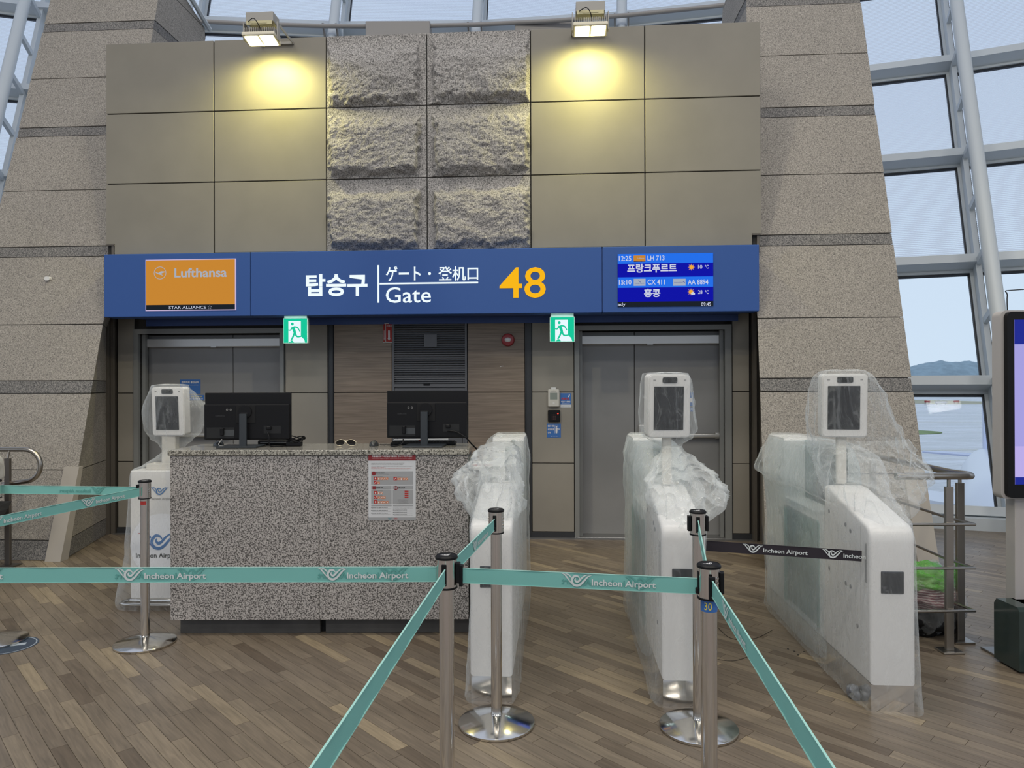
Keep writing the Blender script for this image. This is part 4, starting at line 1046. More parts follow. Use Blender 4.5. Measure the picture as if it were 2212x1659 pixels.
# monitors
ZC = 1.1535
def monitor(pxl, pxr, pyt, pyb, label, Y, rz, basex):
    (xa, zb), (xb, zt_) = AY(pxl, pyb, Y), AY(pxr, pyt, Y); w = xb - xa; h = zt_ - zb; xc = (xa + xb) / 2
    r = thing('computer_monitor', label, 'monitor', (xc, Y, ZC), rz, 'monitors on the counter'); z0 = zb - ZC
    b = B(); b.box(-w / 2, w / 2, .006, .028, z0, z0 + h, .004, 2); p = mk('screen_shell', b, M_BLACK, r)
    b = B(); b.rect(-w / 2 + .01, w / 2 - .01, 0, 0, 0); 
    b = B(); b.box(-w / 2 + .004, w / 2 - .004, -.022, .008, z0 + .004, z0 + h * .76, .007, 2); mk('rear_hump', b, M_BLACK, r)
    b = B(); b.box(-w * .125 + .0, w * .105, -.026, -.02, z0 + h * .36, z0 + h * .73, .002); mk('mount_plate', b, M_BLACK2, r)
    b = ylathe([(0, 0), (.042, 0), (.042, .012), (0, .012)]); b.b.transform(Matrix.Translation((-.006, -.024, z0 + h * .6))); mk('mount_disc', b, M_BLACK, r, smooth=40)
    for a, q, e, g in ((-w * .46, -w * .14, .05, .27), (w * .2, w * .4, .14, .30)):
        b = B(); b.box(a, q, -.0235, -.021, z0 + h * e, z0 + h * g); mk('port_recess', b, mat('deep_black', (.004, .004, .004), .5), r)
    b = B(); b.box(-w * .28, -w * .14, -.025, -.023, z0 + h * .09, z0 + h * .22); mk('rating_label', b, mat('label_grey', (.05, .055, .06), .5), r)
    ind = text('asset_number', '0 0', M_INKG, r, -w * .235, -w * .17, z0 + h * .62, z0 + h * .665, -.0235, .0)
    text('maker_lettering', 'SAMSUNG', mat('dim_raised_print', (.03, .03, .032), .4), r, -w * .36, -w * .25, z0 + h * .5, z0 + h * .525, -.0235, .02)
    b = B(); b.rbox(-.012, -.05, .0, z0 + h * .56, .048, .022, .008); mk('stand_neck', b, mat('charcoal_stand', (.028, .033, .038), .35), r, smooth=40, fix=True)
    b = B(); b.box(-.036, .012, -.04, -.02, z0 + h * .5, z0 + h * .58, .004); mk('neck_joint', b, M_BLACK2, r)
    b = B(); b.box(-.14 + basex, .115 + basex, -.12, .075, 0, .011, .004, 2); mk('stand_base', b, mat('charcoal_stand'), r)
    b = B(); b.box(-w * .295, -w * .255, -.045, -.022, z0 + h * .10, z0 + h * .26, .004); b.box(w * .235, w * .29, -.04, -.022, z0 + h * .22, z0 + h * .29, .004); mk('cable_plugs', b, M_BLACK, r)
    return r, w, h, z0
m1, w1, h1, z01 = monitor(443, 627, 848, 950.5, 'left black monitor on the counter, seen from behind, wider base', 4.62, .02, -.02)
m2, w2, h2, z02 = monitor(835, 1011, 843.5, 946.5, 'right black monitor on the counter, seen from behind, above the poster', 4.62, -.05, 0)
def cable(pts, label, r=.004, m=M_BLACK, name='power_cable', grp=None):
    p0 = pts[0]; b = B(); b.tube(catmull([tuple(Vector(p) - Vector(p0)) for p in pts], 6), r, 7); o = mk(name, b, m, smooth=80); o.location = p0
    return tag(o, label, 'cable', grp)
cable([(m2.location.x + .135, 4.585, 1.255), (m2.location.x + .19, 4.575, 1.25), (-.30, 4.56, 1.215), (-.27, 4.60, 1.175), (-.215, 4.68, 1.10), (-.195, 4.74, .98), (-.19, 4.78, .86)], 'thin black cable arching from the right monitor down behind the counter', .005)
cable([(m2.location.x - .15, 4.575, 1.205), (m2.location.x - .155, 4.56, 1.175), (m2.location.x - .20, 4.56, 1.16), (m2.location.x - .24, 4.62, 1.158)], 'short black cable looping from the left side of the right monitor')
cable([(m1.location.x + .14, 4.585, 1.25), (m1.location.x + .155, 4.575, 1.22), (m1.location.x + .165, 4.58, 1.16), (m1.location.x + .26, 4.66, 1.158)], 'black cable hanging from the right port of the left monitor')
cable([(m1.location.x - .15, 4.575, 1.205), (m1.location.x - .15, 4.55, 1.165), (m1.location.x - .03, 4.70, 1.159), (m1.location.x - .18, 4.72, 1.159)], 'grey cable lying between the left mouse and monitor base', .003, M_GREYP)
def mouse(px, py, Y, label, rz=0):
    x, _ = AY(px, py, Y); r = thing('computer_mouse', label, 'mouse', (x, Y, ZC), rz, 'mice on the counter')
    b = B(); bmesh.ops.create_uvsphere(b.b, u_segments=20, v_segments=12, radius=1)
    for v in b.b.verts: v.co = (v.co.x * .031, v.co.y * .05, max(0, v.co.z) * .034 * (1 - .2 * v.co.y) + .001)
    mk('mouse_shell', b, mat('dark_grey_gloss', (.03, .032, .03), .25), r, smooth=60)
    b = B(); b.tube([(-.003, .03, .026), (.003, .03, .026)], .008, 10); mk('scroll_wheel', b, M_BLACK2, r)
    return r
mouse(472, 958, 4.70, 'dark mouse behind the left corner of the left monitor', .8)
mouse(808, 955, 4.66, 'dark mouse on the counter between sunglasses and right monitor')
x, _ = AY(808, 955, 4.66); cable([(x + .03, 4.70, 1.16), (x + .09, 4.72, 1.158), (x + .16, 4.70, 1.158)], 'thin mouse cable running under the right monitor', .002)
x0_, _ = AY(845, 955, 4.74); x1_, _ = AY(985, 955, 4.74)
r = thing('keyboard', 'black keyboard lying behind the right monitor base', 'keyboard', ((x0_ + x1_) / 2, 4.76, ZC))
w = x1_ - x0_
b = B(); b.box(-w / 2, w / 2, -.055, .055, 0, .018, .005, 2); mk('keyboard_tray', b, M_BLACK, r)
b = B()
for j in range(5):
    for i in range(21): x = -w / 2 + .01 + i * (w - .02) / 21; b.box(x, x + .017, -.046 + j * .019, -.031 + j * .019, .018, .023)
o = mk('keys', b, M_BLACK2, r); o['kind'] = 'stuff'
x, _ = AY(905, 950, 4.84); r = thing('paper_stack', 'white papers with red print behind the keyboard', 'paper', (x, 4.835, ZC), .1)
b = B(); b.box(-.17, .2, -.02, .02, 0, .03, .001); mk('paper_sheets', b, M_PAPER, r); b = B(); b.box(.0, .05, -.021, -.0195, .012, .026); mk('red_print', b, M_INKR, r)
# bundle of cable and adaptor
x, _ = AY(645, 955, 4.66); r = thing('cable_bundle', 'black adaptor with coiled cable right of the left monitor', 'cable', (x, 4.66, ZC))
b = B(); b.box(-.075, .02, -.03, .03, 0, .028, .006, 2); mk('power_adaptor', b, M_BLACK, r)
for q in range(4):
    b = B(); pts = [(-.02 + (.045 + .006 * q) * math.cos(a * PI / 12), (.03 + .004 * q) * math.sin(a * PI / 12), .034 + .007 * q + .012 * math.sin(a * PI / 6 + q)) for a in range(25)]
    b.tube(pts, .004, 6); mk('cable_loop', b, M_BLACK, r, smooth=80)
x, _ = AY(600, 950, 4.74); r = thing('black_pouch', 'low black pouch behind the foot of the left monitor', 'pouch', (x, 4.76, ZC))
b = B(); b.box(-.13, .11, -.04, .04, 0, .035, .014, 3); mk('pouch_body', b, M_BLACK2, r, smooth=50); b = B(); b.tube([(-.11, -.041, .02), (.09, -.041, .02)], .002, 5); mk('zip', b, M_GREYP, r)
# sunglasses
x, _ = AY(747, 955, 4.60); r = thing('sunglasses', 'aviator sunglasses with dark lenses lying on the counter', 'sunglasses', (x, 4.60, ZC))
for sgx in (-1, 1):
    pts = [(sgx * .036 + .030 * math.cos(a), .0, .026 + .020 * math.sin(a) - .003 * math.cos(a) * sgx) for a in [q * PI / 10 for q in range(21)]]
    b = B(); b.tube(pts, .0022, 6); f_ = mk('lens_rim', b, mat('pale_gold_metal', (.7, .62, .45), .25, .9), r, smooth=80)
    b = B(); b.poly([(p[0], p[2]) for p in pts[:-1]], .001); mk('dark_lens', b, mat('dark_lens', (.01, .008, .006), .08), f_)
    b = B(); b.tube([(sgx * .066, 0, .032), (sgx * .069, .03, .022), (sgx * .05, .11, .004)], .0022, 6); mk('temple_arm', b, mat('pale_gold_metal'), r)
b = B(); b.tube([(-.008, 0, .030), (.008, 0, .030)], .002, 6); b.tube([(-.012, 0, .042), (.012, 0, .042)], .002, 6); mk('bridge', b, mat('pale_gold_metal'), r)

# poster on the counter front
Yp = CYf - .002
(px0_, pz0), (px1_, pz1) = AY(796, 1123.5, Yp), AY(898, 980.5, Yp); w, h = px1_ - px0_, pz1 - pz0
po = thing('safety_poster', 'dangerous goods poster with red header taped to the counter front', 'poster', ((px0_ + px1_) / 2, Yp, pz0))
b = B(); b.box(-w / 2, w / 2, -.0005, .001, 0, h); mk('sheet', b, M_PAPER, po)
def q_(X, Y): return -w / 2 + (X - 160) / 985 * w, h - (Y - 105) / 1385 * h
def pr_(X0, X1, Y0, Y1, m, nm='printed_block', y=-.001):
    a, c3 = q_(X0, Y1); d, e = q_(X1, Y0); b = B(); b.rect(a, d, c3, e, y); return mk(nm, b, m, po)
def pt_(s, X0, X1, Y0, Y1, m, bold=.01, y=-.0016):
    a, c3 = q_(X0, Y1); d, e = q_(X1, Y0); return text('poster_lettering', s, m, po, a, d, c3, e, y, bold)
pr_(160, 1145, 105, 242, mat('maroon_ink', (.22, .014, .02), .6), 'header_band')
pt_('위험물품 및 기내반입금지물품을 반드시 확인하세요!', 235, 1072, 130, 172, M_INKW, .03)
pt_('Please check dangerous goods in your carry-on and checked baggage!', 235, 1072, 188, 212, mat('pink_ink', (.55, .3, .3), .6))
pt_('위험물품은 항공기 안전 운항 및 승객의 생명을 위협할 수 있습니다. 위탁수하물 반입금지', 220, 905, 290, 306, M_INKG)
pt_('Dangerous goods are restricted in the airline or passenger baggage', 220, 880, 318, 332, M_INKG)
pt_('관련 법에 따라 위험물품 반입이 적발될 경우 과태료가 부과될 수 있으니 출발 전에 반드시 확인하여 주시기 바랍니다', 220, 1075, 352, 370, M_INKG)
pt_('항공보안법 위반시 처벌받을 수', 220, 520, 380, 396, M_INKR)
pt_('Any person who has carried a dangerous item without approval is subject to', 220, 1060, 406, 420, M_INKR); pt_('not be punished by imprisonment for not less than 2 years but not more than 5 years', 220, 990, 430, 444, M_INKG)
for a in ((218, 1093, 468, 748), (218, 643, 770, 1158), (665, 1093, 770, 1158)): pr_(*a, M_PAPERG, 'grey_box')
for a in ((218, 1093, 548, 554), (218, 643, 848, 854), (665, 1093, 848, 854)): pr_(*a, M_PAPER, 'rule', -.0012)
for a in ((218, 643, 1176, 1200), (672, 1093, 1176, 1200), (160, 1145, 1432, 1490)): pr_(*a, M_PAPERG, 'grey_bar')
b = B(); cx2, cz2 = q_(274, 512); b.disc(cx2, cz2, .0125, -.0014); mk('maroon_symbol', b, mat('maroon_ink'), po); b = B(); cx2, cz2 = q_(730, 818); b.ring(cx2, cz2, .0125, .004, -.0014); b.stroke([(cx2, cz2 - .014), (cx2, cz2 + .014)], [.006, .002], -.0014); mk('maroon_symbol', b, mat('maroon_ink'), po); b = B(); a, c3 = q_(246, 845); b.rect(a, a + .022, c3, c3 + .02, -.0014); mk('maroon_symbol', b, mat('maroon_ink'), po)
pt_('항공기내 반입금지', 320, 495, 490, 514, M_INKK, .03); pt_('Prohibited items in carry-on baggage', 320, 590, 522, 534, M_INKG)
pt_('위험물품 목록', 322, 460, 798, 820, M_INKK, .03); pt_('Dangerous goods list', 322, 575, 830, 842, M_INKG); pt_('자세한 안내사항', 770, 920, 798, 820, M_INKK, .03); pt_('More information', 770, 910, 830, 842, M_INKG)
def icon(X, Y, sz, m, kind):
    pr_(X, X + sz, Y, Y + sz, m, 'icon_tile', -.0014)
    b = B(); c1 = q_(X + sz * .2, Y + sz * .8); c2 = q_(X + sz * .8, Y + sz * .2); cm = q_(X + sz * .5, Y + sz * .5)
    if kind == 0: b.stroke([c1, c2], [.004, .002], -.0018)
    elif kind == 1: b.stroke([(c1[0], c2[1]), (c2[0], c1[1])], [.003, .003], -.0018)
    elif kind == 2: b.disc(cm[0], cm[1] - .001, .004, -.0018, 10, .006)
    else: b.stroke([(c1[0], cm[1]), (cm[0], c1[1]), c2], [.003, .003], -.0018, 2)
    mk('icon_mark', b, M_INKW, po)
for X, Y, n in ((272, 578, 4), (272, 664, 1), (683, 585, 4), (272, 878, 2), (272, 975, 3), (272, 1070, 4)):
    icon(X, Y, 72, M_INKR, (X + Y) % 4)
    for k in range(n): icon(X + 80 + k * 58, Y + 20, 48, M_INKO, (k + Y) % 4)
    pt_('무기류 Weapons', X + 82, X + 190, Y - 6, Y + 6, M_INKK)
for k in range(4): pr_(912, 992, 876 + 42 * k, 904 + 42 * k, M_INKR, 'red_button', -.0014)
for k in range(4): pt_('자세한 사항은 안내데스크에 문의하여 주시기 바랍니다', 755 + 20 * (k % 3), 1005 - 20 * (k % 3), 1056 + 26 * k, 1070 + 26 * k, M_INKG)
for k in range(3):
    pt_('■ 휴대하실 수 있는 물품과 위탁수하물 안내', 218, 560, 1222 + 58 * k, 1238 + 58 * k, M_INKK, .02); pt_('Please contact your airline for the details of restricted items', 236, 620, 1246 + 58 * k, 1258 + 58 * k, M_INKG)
    pt_('■ 보안검색을 위한 안내사항 및 유의사항', 672, 960, 1274 + 46 * k, 1288 + 46 * k, M_INKK, .02); pt_('Security screening notice for all passengers of this airport', 690, 1080, 1296 + 46 * k, 1306 + 46 * k, M_INKG)
pt_('인천국제공항은 승객의 안전을 위하여 보안검색을 강화하고 있습니다', 672, 1090, 1212, 1226, M_INKG); pt_('for the safety of all passengers at the airport', 672, 1090, 1236, 1250, M_INKG)
b = B(); a, c3 = q_(560, 1478); logo(b, a, c3, .026, -.0016); mk('footer_emblem', b, mat('teal_ink', (.05, .25, .28), .6), po); pt_('KOCA', 690, 765, 1442, 1474, M_INKR, .03)

# ================================================================== BARRIER POSTS AND BELTS
def screw_dots(b, ang, z0, n, R):
    for k in range(n):
        c = Vector((R * math.cos(ang), R * math.sin(ang), z0 + k * .0145)); d = Vector((math.cos(ang), math.sin(ang), 0))
        b.tube([c - d * .004, c + d * .003], .0042, 8)
def make_post(label, x, y, slots=(), recv=(), dots=None, extra=None, top=.985):
    r = thing('barrier_post', label, 'barrier post', (x, y, 0), 0, 'stainless barrier posts')
    b = B(); b.lathe([(0, .001), (.172, .001), (.174, .004), (.174, .012), (.168, .015), (.10, .029), (.036, .045), (.0, .046)], seg=56); mk('base_plate', b, M_CHROME, r, smooth=35)
    b = B(); b.lathe([(0, .04), (.0265, .04), (.0265, .05), (.0248, .052), (.0248, top - .108), (0, top - .108)], seg=32); mk('pole', b, M_STEEL, r, smooth=40)
    b = B(); b.lathe([(0, top - .108), (.0345, top - .108), (.0345, top - .014), (0, top - .014)], seg=40); cp = mk('belt_cassette', b, M_STEEL, r, smooth=40)
    b = B(); b.lathe([(0, top - .112), (.0365, top - .112), (.0365, top - .106), (.0345, top - .106)], seg=40); mk('lower_ring', b, M_BLACK, cp, smooth=40)
    b = B(); b.lathe([(.0345, top - .014), (.0378, top - .013), (.0378, top - .006), (.033, top - .001), (.0315, top - .003), (0, top - .003)], seg=40); cap = mk('top_cap', b, M_BLACK, r, smooth=40)
    b = B(); logo(b, -.02, -.008, .04, 0); o = mk('cap_emblem', b, M_INKW, cap); o.rotation_euler = (-PI / 2, 0, .5); o.location = (0, 0, top - .0022)
    for a in slots:
        b = B(); b.box(.0325, .0362, -.0085, .0085, top - .098, top - .026, .003, 2); o = mk('belt_slot', b, M_BLACK, cp); o.rotation_euler = (0, 0, a)
        b = B(); b.box(.030, .042, -.006, .006, top - .096, top - .078, .002); o = mk('slot_clip', b, M_BLACK2, cp); o.rotation_euler = (0, 0, a)
    for a in recv:
        b = B(); b.box(.033, .046, -.014, .014, top - .094, top - .026, .003, 2); o = mk('belt_receiver', b, M_BLACK, cp); o.rotation_euler = (0, 0, a)
    if dots is not None:
        b = B(); screw_dots(b, dots, top - .085, 4, .0345); mk('screws', b, M_CHROME, cp, smooth=40)
    return r
S0 = (-3.15, 4.31); S1 = (-2.215, 4.27); S2 = (-.075, 3.245); S3 = (.836, 3.195); S4 = (-.221, 2.37); S5 = (.622, 2.245)
ang = lambda p, q: math.atan2(q[1] - p[1], q[0] - p[0])
p0 = make_post('barrier post cut off by the left photo edge, its base over the floor sticker', *S0)
p1_ = make_post('barrier post beside the left end of the granite counter', *S1, slots=(PI * .98,), recv=(PI * 1.12,), dots=-.35)
p2_ = make_post('barrier post with round base just in front of the leftmost wrapped gate', *S2, slots=(ang(S2, S4),), dots=-.3)
p3_ = make_post('barrier post with round base in front of the middle wrapped gate', *S3, slots=(ang(S3, S5),), recv=(0, PI))
p4_ = make_post('near barrier post left of centre where three belts meet', *S4, slots=(-PI / 2 - .15,), recv=(-.08,))
p5_ = make_post('near barrier post right of centre with blue collar numbered 30', *S5, slots=(PI,), recv=(-.25,), dots=-PI / 2 + .55)
for post, d in ((p2_, PI * .93),):
    b = B(); screw_dots(b, d, .985 - .085, 4, .0345); mk('screws', b, M_CHROME, post, smooth=40)
b = B(); b.lathe([(.0252, .835), (.0258, .835), (.0258, .873), (.0252, .873)], seg=32); cl_ = mk('number_collar', b, M_NOTE, p5_, smooth=40)
t_ = text('collar_number', '30', M_INKY, cl_, -.022, .002, .842, .866, -.0, .01)
for v in t_.data.vertices:
    a = v.co.x / .026 - PI / 2; v.co = (.0264 * math.cos(a), .0264 * math.sin(a), v.co.z)
b = B(); b.lathe([(.0252, .838), (.0256, .838), (.0256, .860), (.0252, .860)], seg=32)
bmesh.ops.delete(b.b, geom=[v for v in b.b.verts if v.co.y > -.012 or abs(v.co.x) > .02], context='VERTS'); mk('red_sticker', b, M_INKR, p1_)
b = B(); b.rect(-.008, .012, .185, .235, -.0256); o = mk('paper_tag', b, M_PAPER, p4_); o.rotation_euler = (0, 0, .45)
b = B(); b.rect(-.004, .006, .19, .203, -.026); b.rect(-.002, .009, .214, .22, -.026); o = mk('tag_print', b, M_INKR, p4_); o.rotation_euler = (0, 0, .45)

def belt(label, a, c, za, zc, prints=(), hgt=.05, m=None, front=-1, start=0, name='barrier_belt', ghost=True, mirror_only=False, clip=None):
    """a flat woven belt from a to c; local x runs along it, prints sit on the side facing the visitor"""
    a, c = Vector((*a, za)), Vector((*c, zc)); d = c - a; L = d.length
    r = thing(name, label, 'barrier belt', a, 0, 'belts of the queue barrier')
    xax = d.normalized(); yax = Vector((0, 0, 1)).cross(xax).normalized(); zax = xax.cross(yax)
    r.rotation_euler = Matrix((xax, yax, zax)).transposed().to_euler()
    b = B(); n = max(2, int(L / .05)); h = hgt / 2
    rows_ = [[b.b.verts.new((L * i / n, .0015 * math.sin(i * 1.7), z)) for z in (-h, h)] for i in range(n + 1)]
    back = [[b.b.verts.new((v.co.x, v.co.y + .0012, v.co.z)) for v in q] for q in rows_]
    for i in range(n):
        for A_, fl in ((rows_, 0), (back, 1)):
            q = (A_[i][0], A_[i + 1][0], A_[i + 1][1], A_[i][1]); b.b.faces.new(q if not fl else q[::-1])
        for k in (0, 1): b.b.faces.new((rows_[i][k], rows_[i + 1][k], back[i + 1][k], back[i][k]))
    mk('webbing', b, m or M_BELT, r, smooth=40, fix=True)
    e = B(); e.box(0, L, -.0016, .0028, h - .0012, h + .0004); e.box(0, L, -.0016, .0028, -h - .0004, -h + .0012); mk('selvedge', e, mat('belt_edge', (.30, .55, .50), .8) if m is None else m, r)
    yf = -.0035 if front < 0 else .0045
    for x in prints:
        w = .098; tw = .204; x1 = x + w + .002 + tw
        if not mirror_only:
            b = B()
            if front < 0:
                logo(b, x, -h + .006, w, yf); text('t', 'Incheon Airport', None, None, x + w, x + w + tw, -h + .0065, -h + .033, yf, .022, into=b)
            else:
                logo(b, L - x - w, -h + .006, w, yf); text('t', 'Incheon Airport', None, None, L - x - w - tw, L - x - w, -h + .0065, -h + .033, yf, .022, into=b)
                for v in b.b.verts: v.co.x = 2 * (L - x) - w - tw - v.co.x if False else v.co.x
                # seen from the other side the reading direction reverses
                xs_ = [v.co.x for v in b.b.verts]; mid = (min(xs_) + max(xs_)) / 2
                b.b.free(); b = B(); X0 = L - x - w - tw
                logo(b, X0 + tw, -h + .006, w, yf, mirror=True); text('t', 'Incheon Airport', None, None, X0, X0 + tw, -h + .0065, -h + .033, yf, .022, mirror=True, into=b)
            mk('belt_lettering', b, M_PRINT, r)
        if ghost and (m is None):
            b = B(); yg = yf * .75
            logo(b, x + tw, -h + .006, w, yg, mirror=True); text('t', 'Incheon Airport', None, None, x, x + tw, -h + .0065, -h + .033, yg, .015, mirror=True, into=b)
            mk('showthrough_lettering', b, M_GHOST, r)
    if clip:
        for xx in clip:
            b = B(); b.box(xx - .006, xx + .006, -.010, .010, -.036, .036, .003, 2); mk('belt_end_clip', b, M_BLACK, r)
    return r
def edge(p, q, R):                          # the point on post p's cassette towards q
    v = Vector((q[0] - p[0], q[1] - p[1])).normalized(); return (p[0] + v.x * R, p[1] + v.y * R)
Zb = .918
LFAR = (-2.35, 2.35)
belt('long teal belt across the front, from the left photo edge to the near left post', LFAR, edge(S4, LFAR, .036), .925, Zb, prints=(.355, 1.027, 1.70))
belt('teal belt between the two near posts', edge(S4, S5, .050), edge(S5, S4, .036), Zb - .002, Zb - .008, prints=(.335,), clip=(.0,))
belt('teal belt running from the near left post down towards the visitor', edge(S4, (-.30, 1.0), .036), (-.345, .80), Zb, .925, prints=(), front=-1)
belt('teal belt running from the near right post down towards the lower right, with lettering', edge(S5, (.52, 1.1), .050), (.470, .80), Zb, .925, prints=(.18,), front=-1, ghost=False, clip=(0,))
belt('short teal belt between the near left post and the post at the leftmost gate', edge(S4, S2, .05), edge(S2, S4, .036), Zb, Zb, prints=(.33,), front=-1, ghost=False)
belt('teal belt seen edge-on between the post at the middle gate and the near right post', edge(S3, S5, .036), edge(S5, S3, .036), Zb, Zb)
belt('far teal belt with reversed lettering, left of the post at the counter', (-3.62, 4.42), edge(S1, (-3.6, 4.42), .042), .915, .918, prints=(), clip=None)
bt = [o for o in COL.objects if o.get('label', '').startswith('far teal belt')][0]
b = B(); X = .86; logo(b, X + .204, -.019, .098, -.0035, mirror=True); text('t', 'Incheon Airport', None, None, X, X + .204, -.0185, .008, -.0035, .02, mirror=True, into=b); mk('reversed_lettering', b, M_GHOST, bt)
belt('teal belt slanting from the post at the counter down to the left photo edge', (-2.62, 2.70), edge(S1, (-2.6, 2.75), .042), .900, .918, prints=(.62, 1.16), front=-1, ghost=False)
belt('black belt with white lettering stretched between the middle and right gates', (.945, 3.56), (1.668, 3.385), .742, .728, prints=(.20, .565), m=M_BELTK, clip=(.0,))

# ================================================================== BOARDING GATES
def gate(label, cx, y0, head=False, holes=True):
    r = thing('boarding_gate', label, 'boarding gate', (cx, y0, 0), -TH, 'wrapped boarding gates')
    W_, L_ = .21, 1.62
    # shell profile (y, z)
    rc = [(0, .127), (0, .80), (.004, .835), (.018, .862), (.045, .878), (.50, .99), (.56, .993), (.56, .82), (1.26, .82), (1.26, 1.18), (1.275, 1.2), (L_ - .02, 1.2), (L_, 1.18), (L_, .127)]
    b = B(); b.prism(rc, -W_ / 2, W_ / 2, 'x')
    bmesh.ops.bevel(b.b, geom=[e for e in b.b.edges if abs(e.verts[0].co.x - e.verts[1].co.x) < 1e-5 and min(e.verts[0].co.y, e.verts[1].co.y) < .52], offset=.022, segments=4, profile=.6, affect='EDGES')
    mk('gate_shell', b, M_WHITE, r, smooth=35, fix=True)
    b = B(); b.prism([(0.006, .0), (.006, .127), (L_ - .006, .127), (L_ - .006, 0)], -W_ / 2 + .006, W_ / 2 - .006, 'x')
    mk('steel_plinth', b, M_STEEL, r, fix=True)
    b = B(); b.box(W_ * .12, W_ * .2, .62, 1.26, .82, 1.19, .002); mk('glass_panel', b, M_GGLASS, r)
    b = B(); b.box(-W_ * .1, W_ * .4, .60, .64, .82, 1.0, .006); mk('glass_clamp', b, M_CREAM, r)
    b = B(); b.box(-W_ / 2 - .002, -W_ / 2 + .004, .64, 1.22, .16, .78, .02); mk('flap_panel', b, M_GGLASS, r)
    b = B(); b.box(-W_ / 2 + .05, -W_ / 2 + .155, -.004, .004, .56, .665, .004, 2); mk('ticket_reader', b, M_SCREEN, r)
    b = B(); b.box(-W_ / 2 - .004, -W_ / 2 + .02, .030, .05, .60, .79, .004); mk('side_slot', b, mat('slot_grey', (.22, .22, .22), .5), r)
    if holes:
        b = B()
        for y, z in ((.50, .86), (.28, .83), (.22, .81), (.28, .53), (.22, .53), (.50, .55), (1.36, 1.0), (1.44, 1.02), (1.36, .7), (.14, .36)):
            b.tube([(-W_ / 2 - .002, y, z), (-W_ / 2 + .003, y, z)], .011, 12)
        mk('screw_holes', b, mat('screw_grey', (.16, .16, .17), .5), r)['kind'] = 'stuff'
    b = B(); b.box(-W_ / 2 - .001, -W_ / 2 + .001, .10, .101, .45, .86); b.box(-W_ / 2 - .001, -W_ / 2 + .001, .56, .562, .13, .9); mk('shell_seam', b, M_GREYP, r)
    return r
def reader_head(parent, cx, cy, zb, rz, post0, mcol=None):
    e = bpy.data.objects.new('reader_head', None)
    b = B(); b.prism(rrect(.235, .345, .022), -.045, .045, 'y'); bmesh.ops.bevel(b.b, geom=[x for x in b.b.edges if abs(x.verts[0].co.y - x.verts[1].co.y) < 1e-5], offset=.006, segments=2, affect='EDGES')
    h = mk('reader_head', b, M_WHITE, parent, smooth=40, fix=True); h.location = (cx, cy, zb + .1725); h.rotation_euler = (.05, 0, rz)
    b = B(); b.box(-.088, .078, -.049, -.044, -.130, .108, .002); mk('reader_screen', b, M_SCREEN, h)
    b = B(); b.prism(rrect(.082, .032, .008), -.049, -.044, 'y'); o = mk('camera_window', b, M_SCREEN, h, fix=True); o.location = (0, 0, .142)
    b = B(); b.tube([(0, -.0505, .142), (0, -.048, .142)], .009, 16); b.tube([(.022, -.0505, .142), (.022, -.048, .142)], .005, 12); mk('camera_lens', b, M_BLACK, h)
    b = B(); b.rect(-.092, -.078, .138, .146, -.0455); b.rect(.078, .092, .138, .146, -.0455); mk('sensor_slot', b, M_GREYP, h)
    b = B(); b.rbox(0, 0, post0, zb + .03, .052, .034, .01); o = mk('reader_post', b, M_CREAM, parent, smooth=40, fix=True); o.location = (cx, cy + .02, 0)
    return h
gA = gate('leftmost wrapped boarding gate, next to the counter, without a reader head', -.105, 3.465)
gB = gate('middle wrapped boarding gate with a narrow reader head in front of the right door', .822, 3.405)
gC = gate('rightmost wrapped boarding gate, its long side and dark ticket square in view', 1.795, 3.345)
reader_head(gB, .0, .50, 1.262, .16, 1.0)
reader_head(gC, -.01, .56, 1.262, -.10, 1.0)
# printed sticker parts on the leftmost gate
b = B(); b.stroke([(0, .0), (.012, .05), (.004, .12), (.015, .2)], [.004, .018, .014, .004], 0); o = mk('torn_sticker', b, M_NOTE, gA); o.location = (.108, .30, .52); o.rotation_euler = (0, 0, PI / 2)

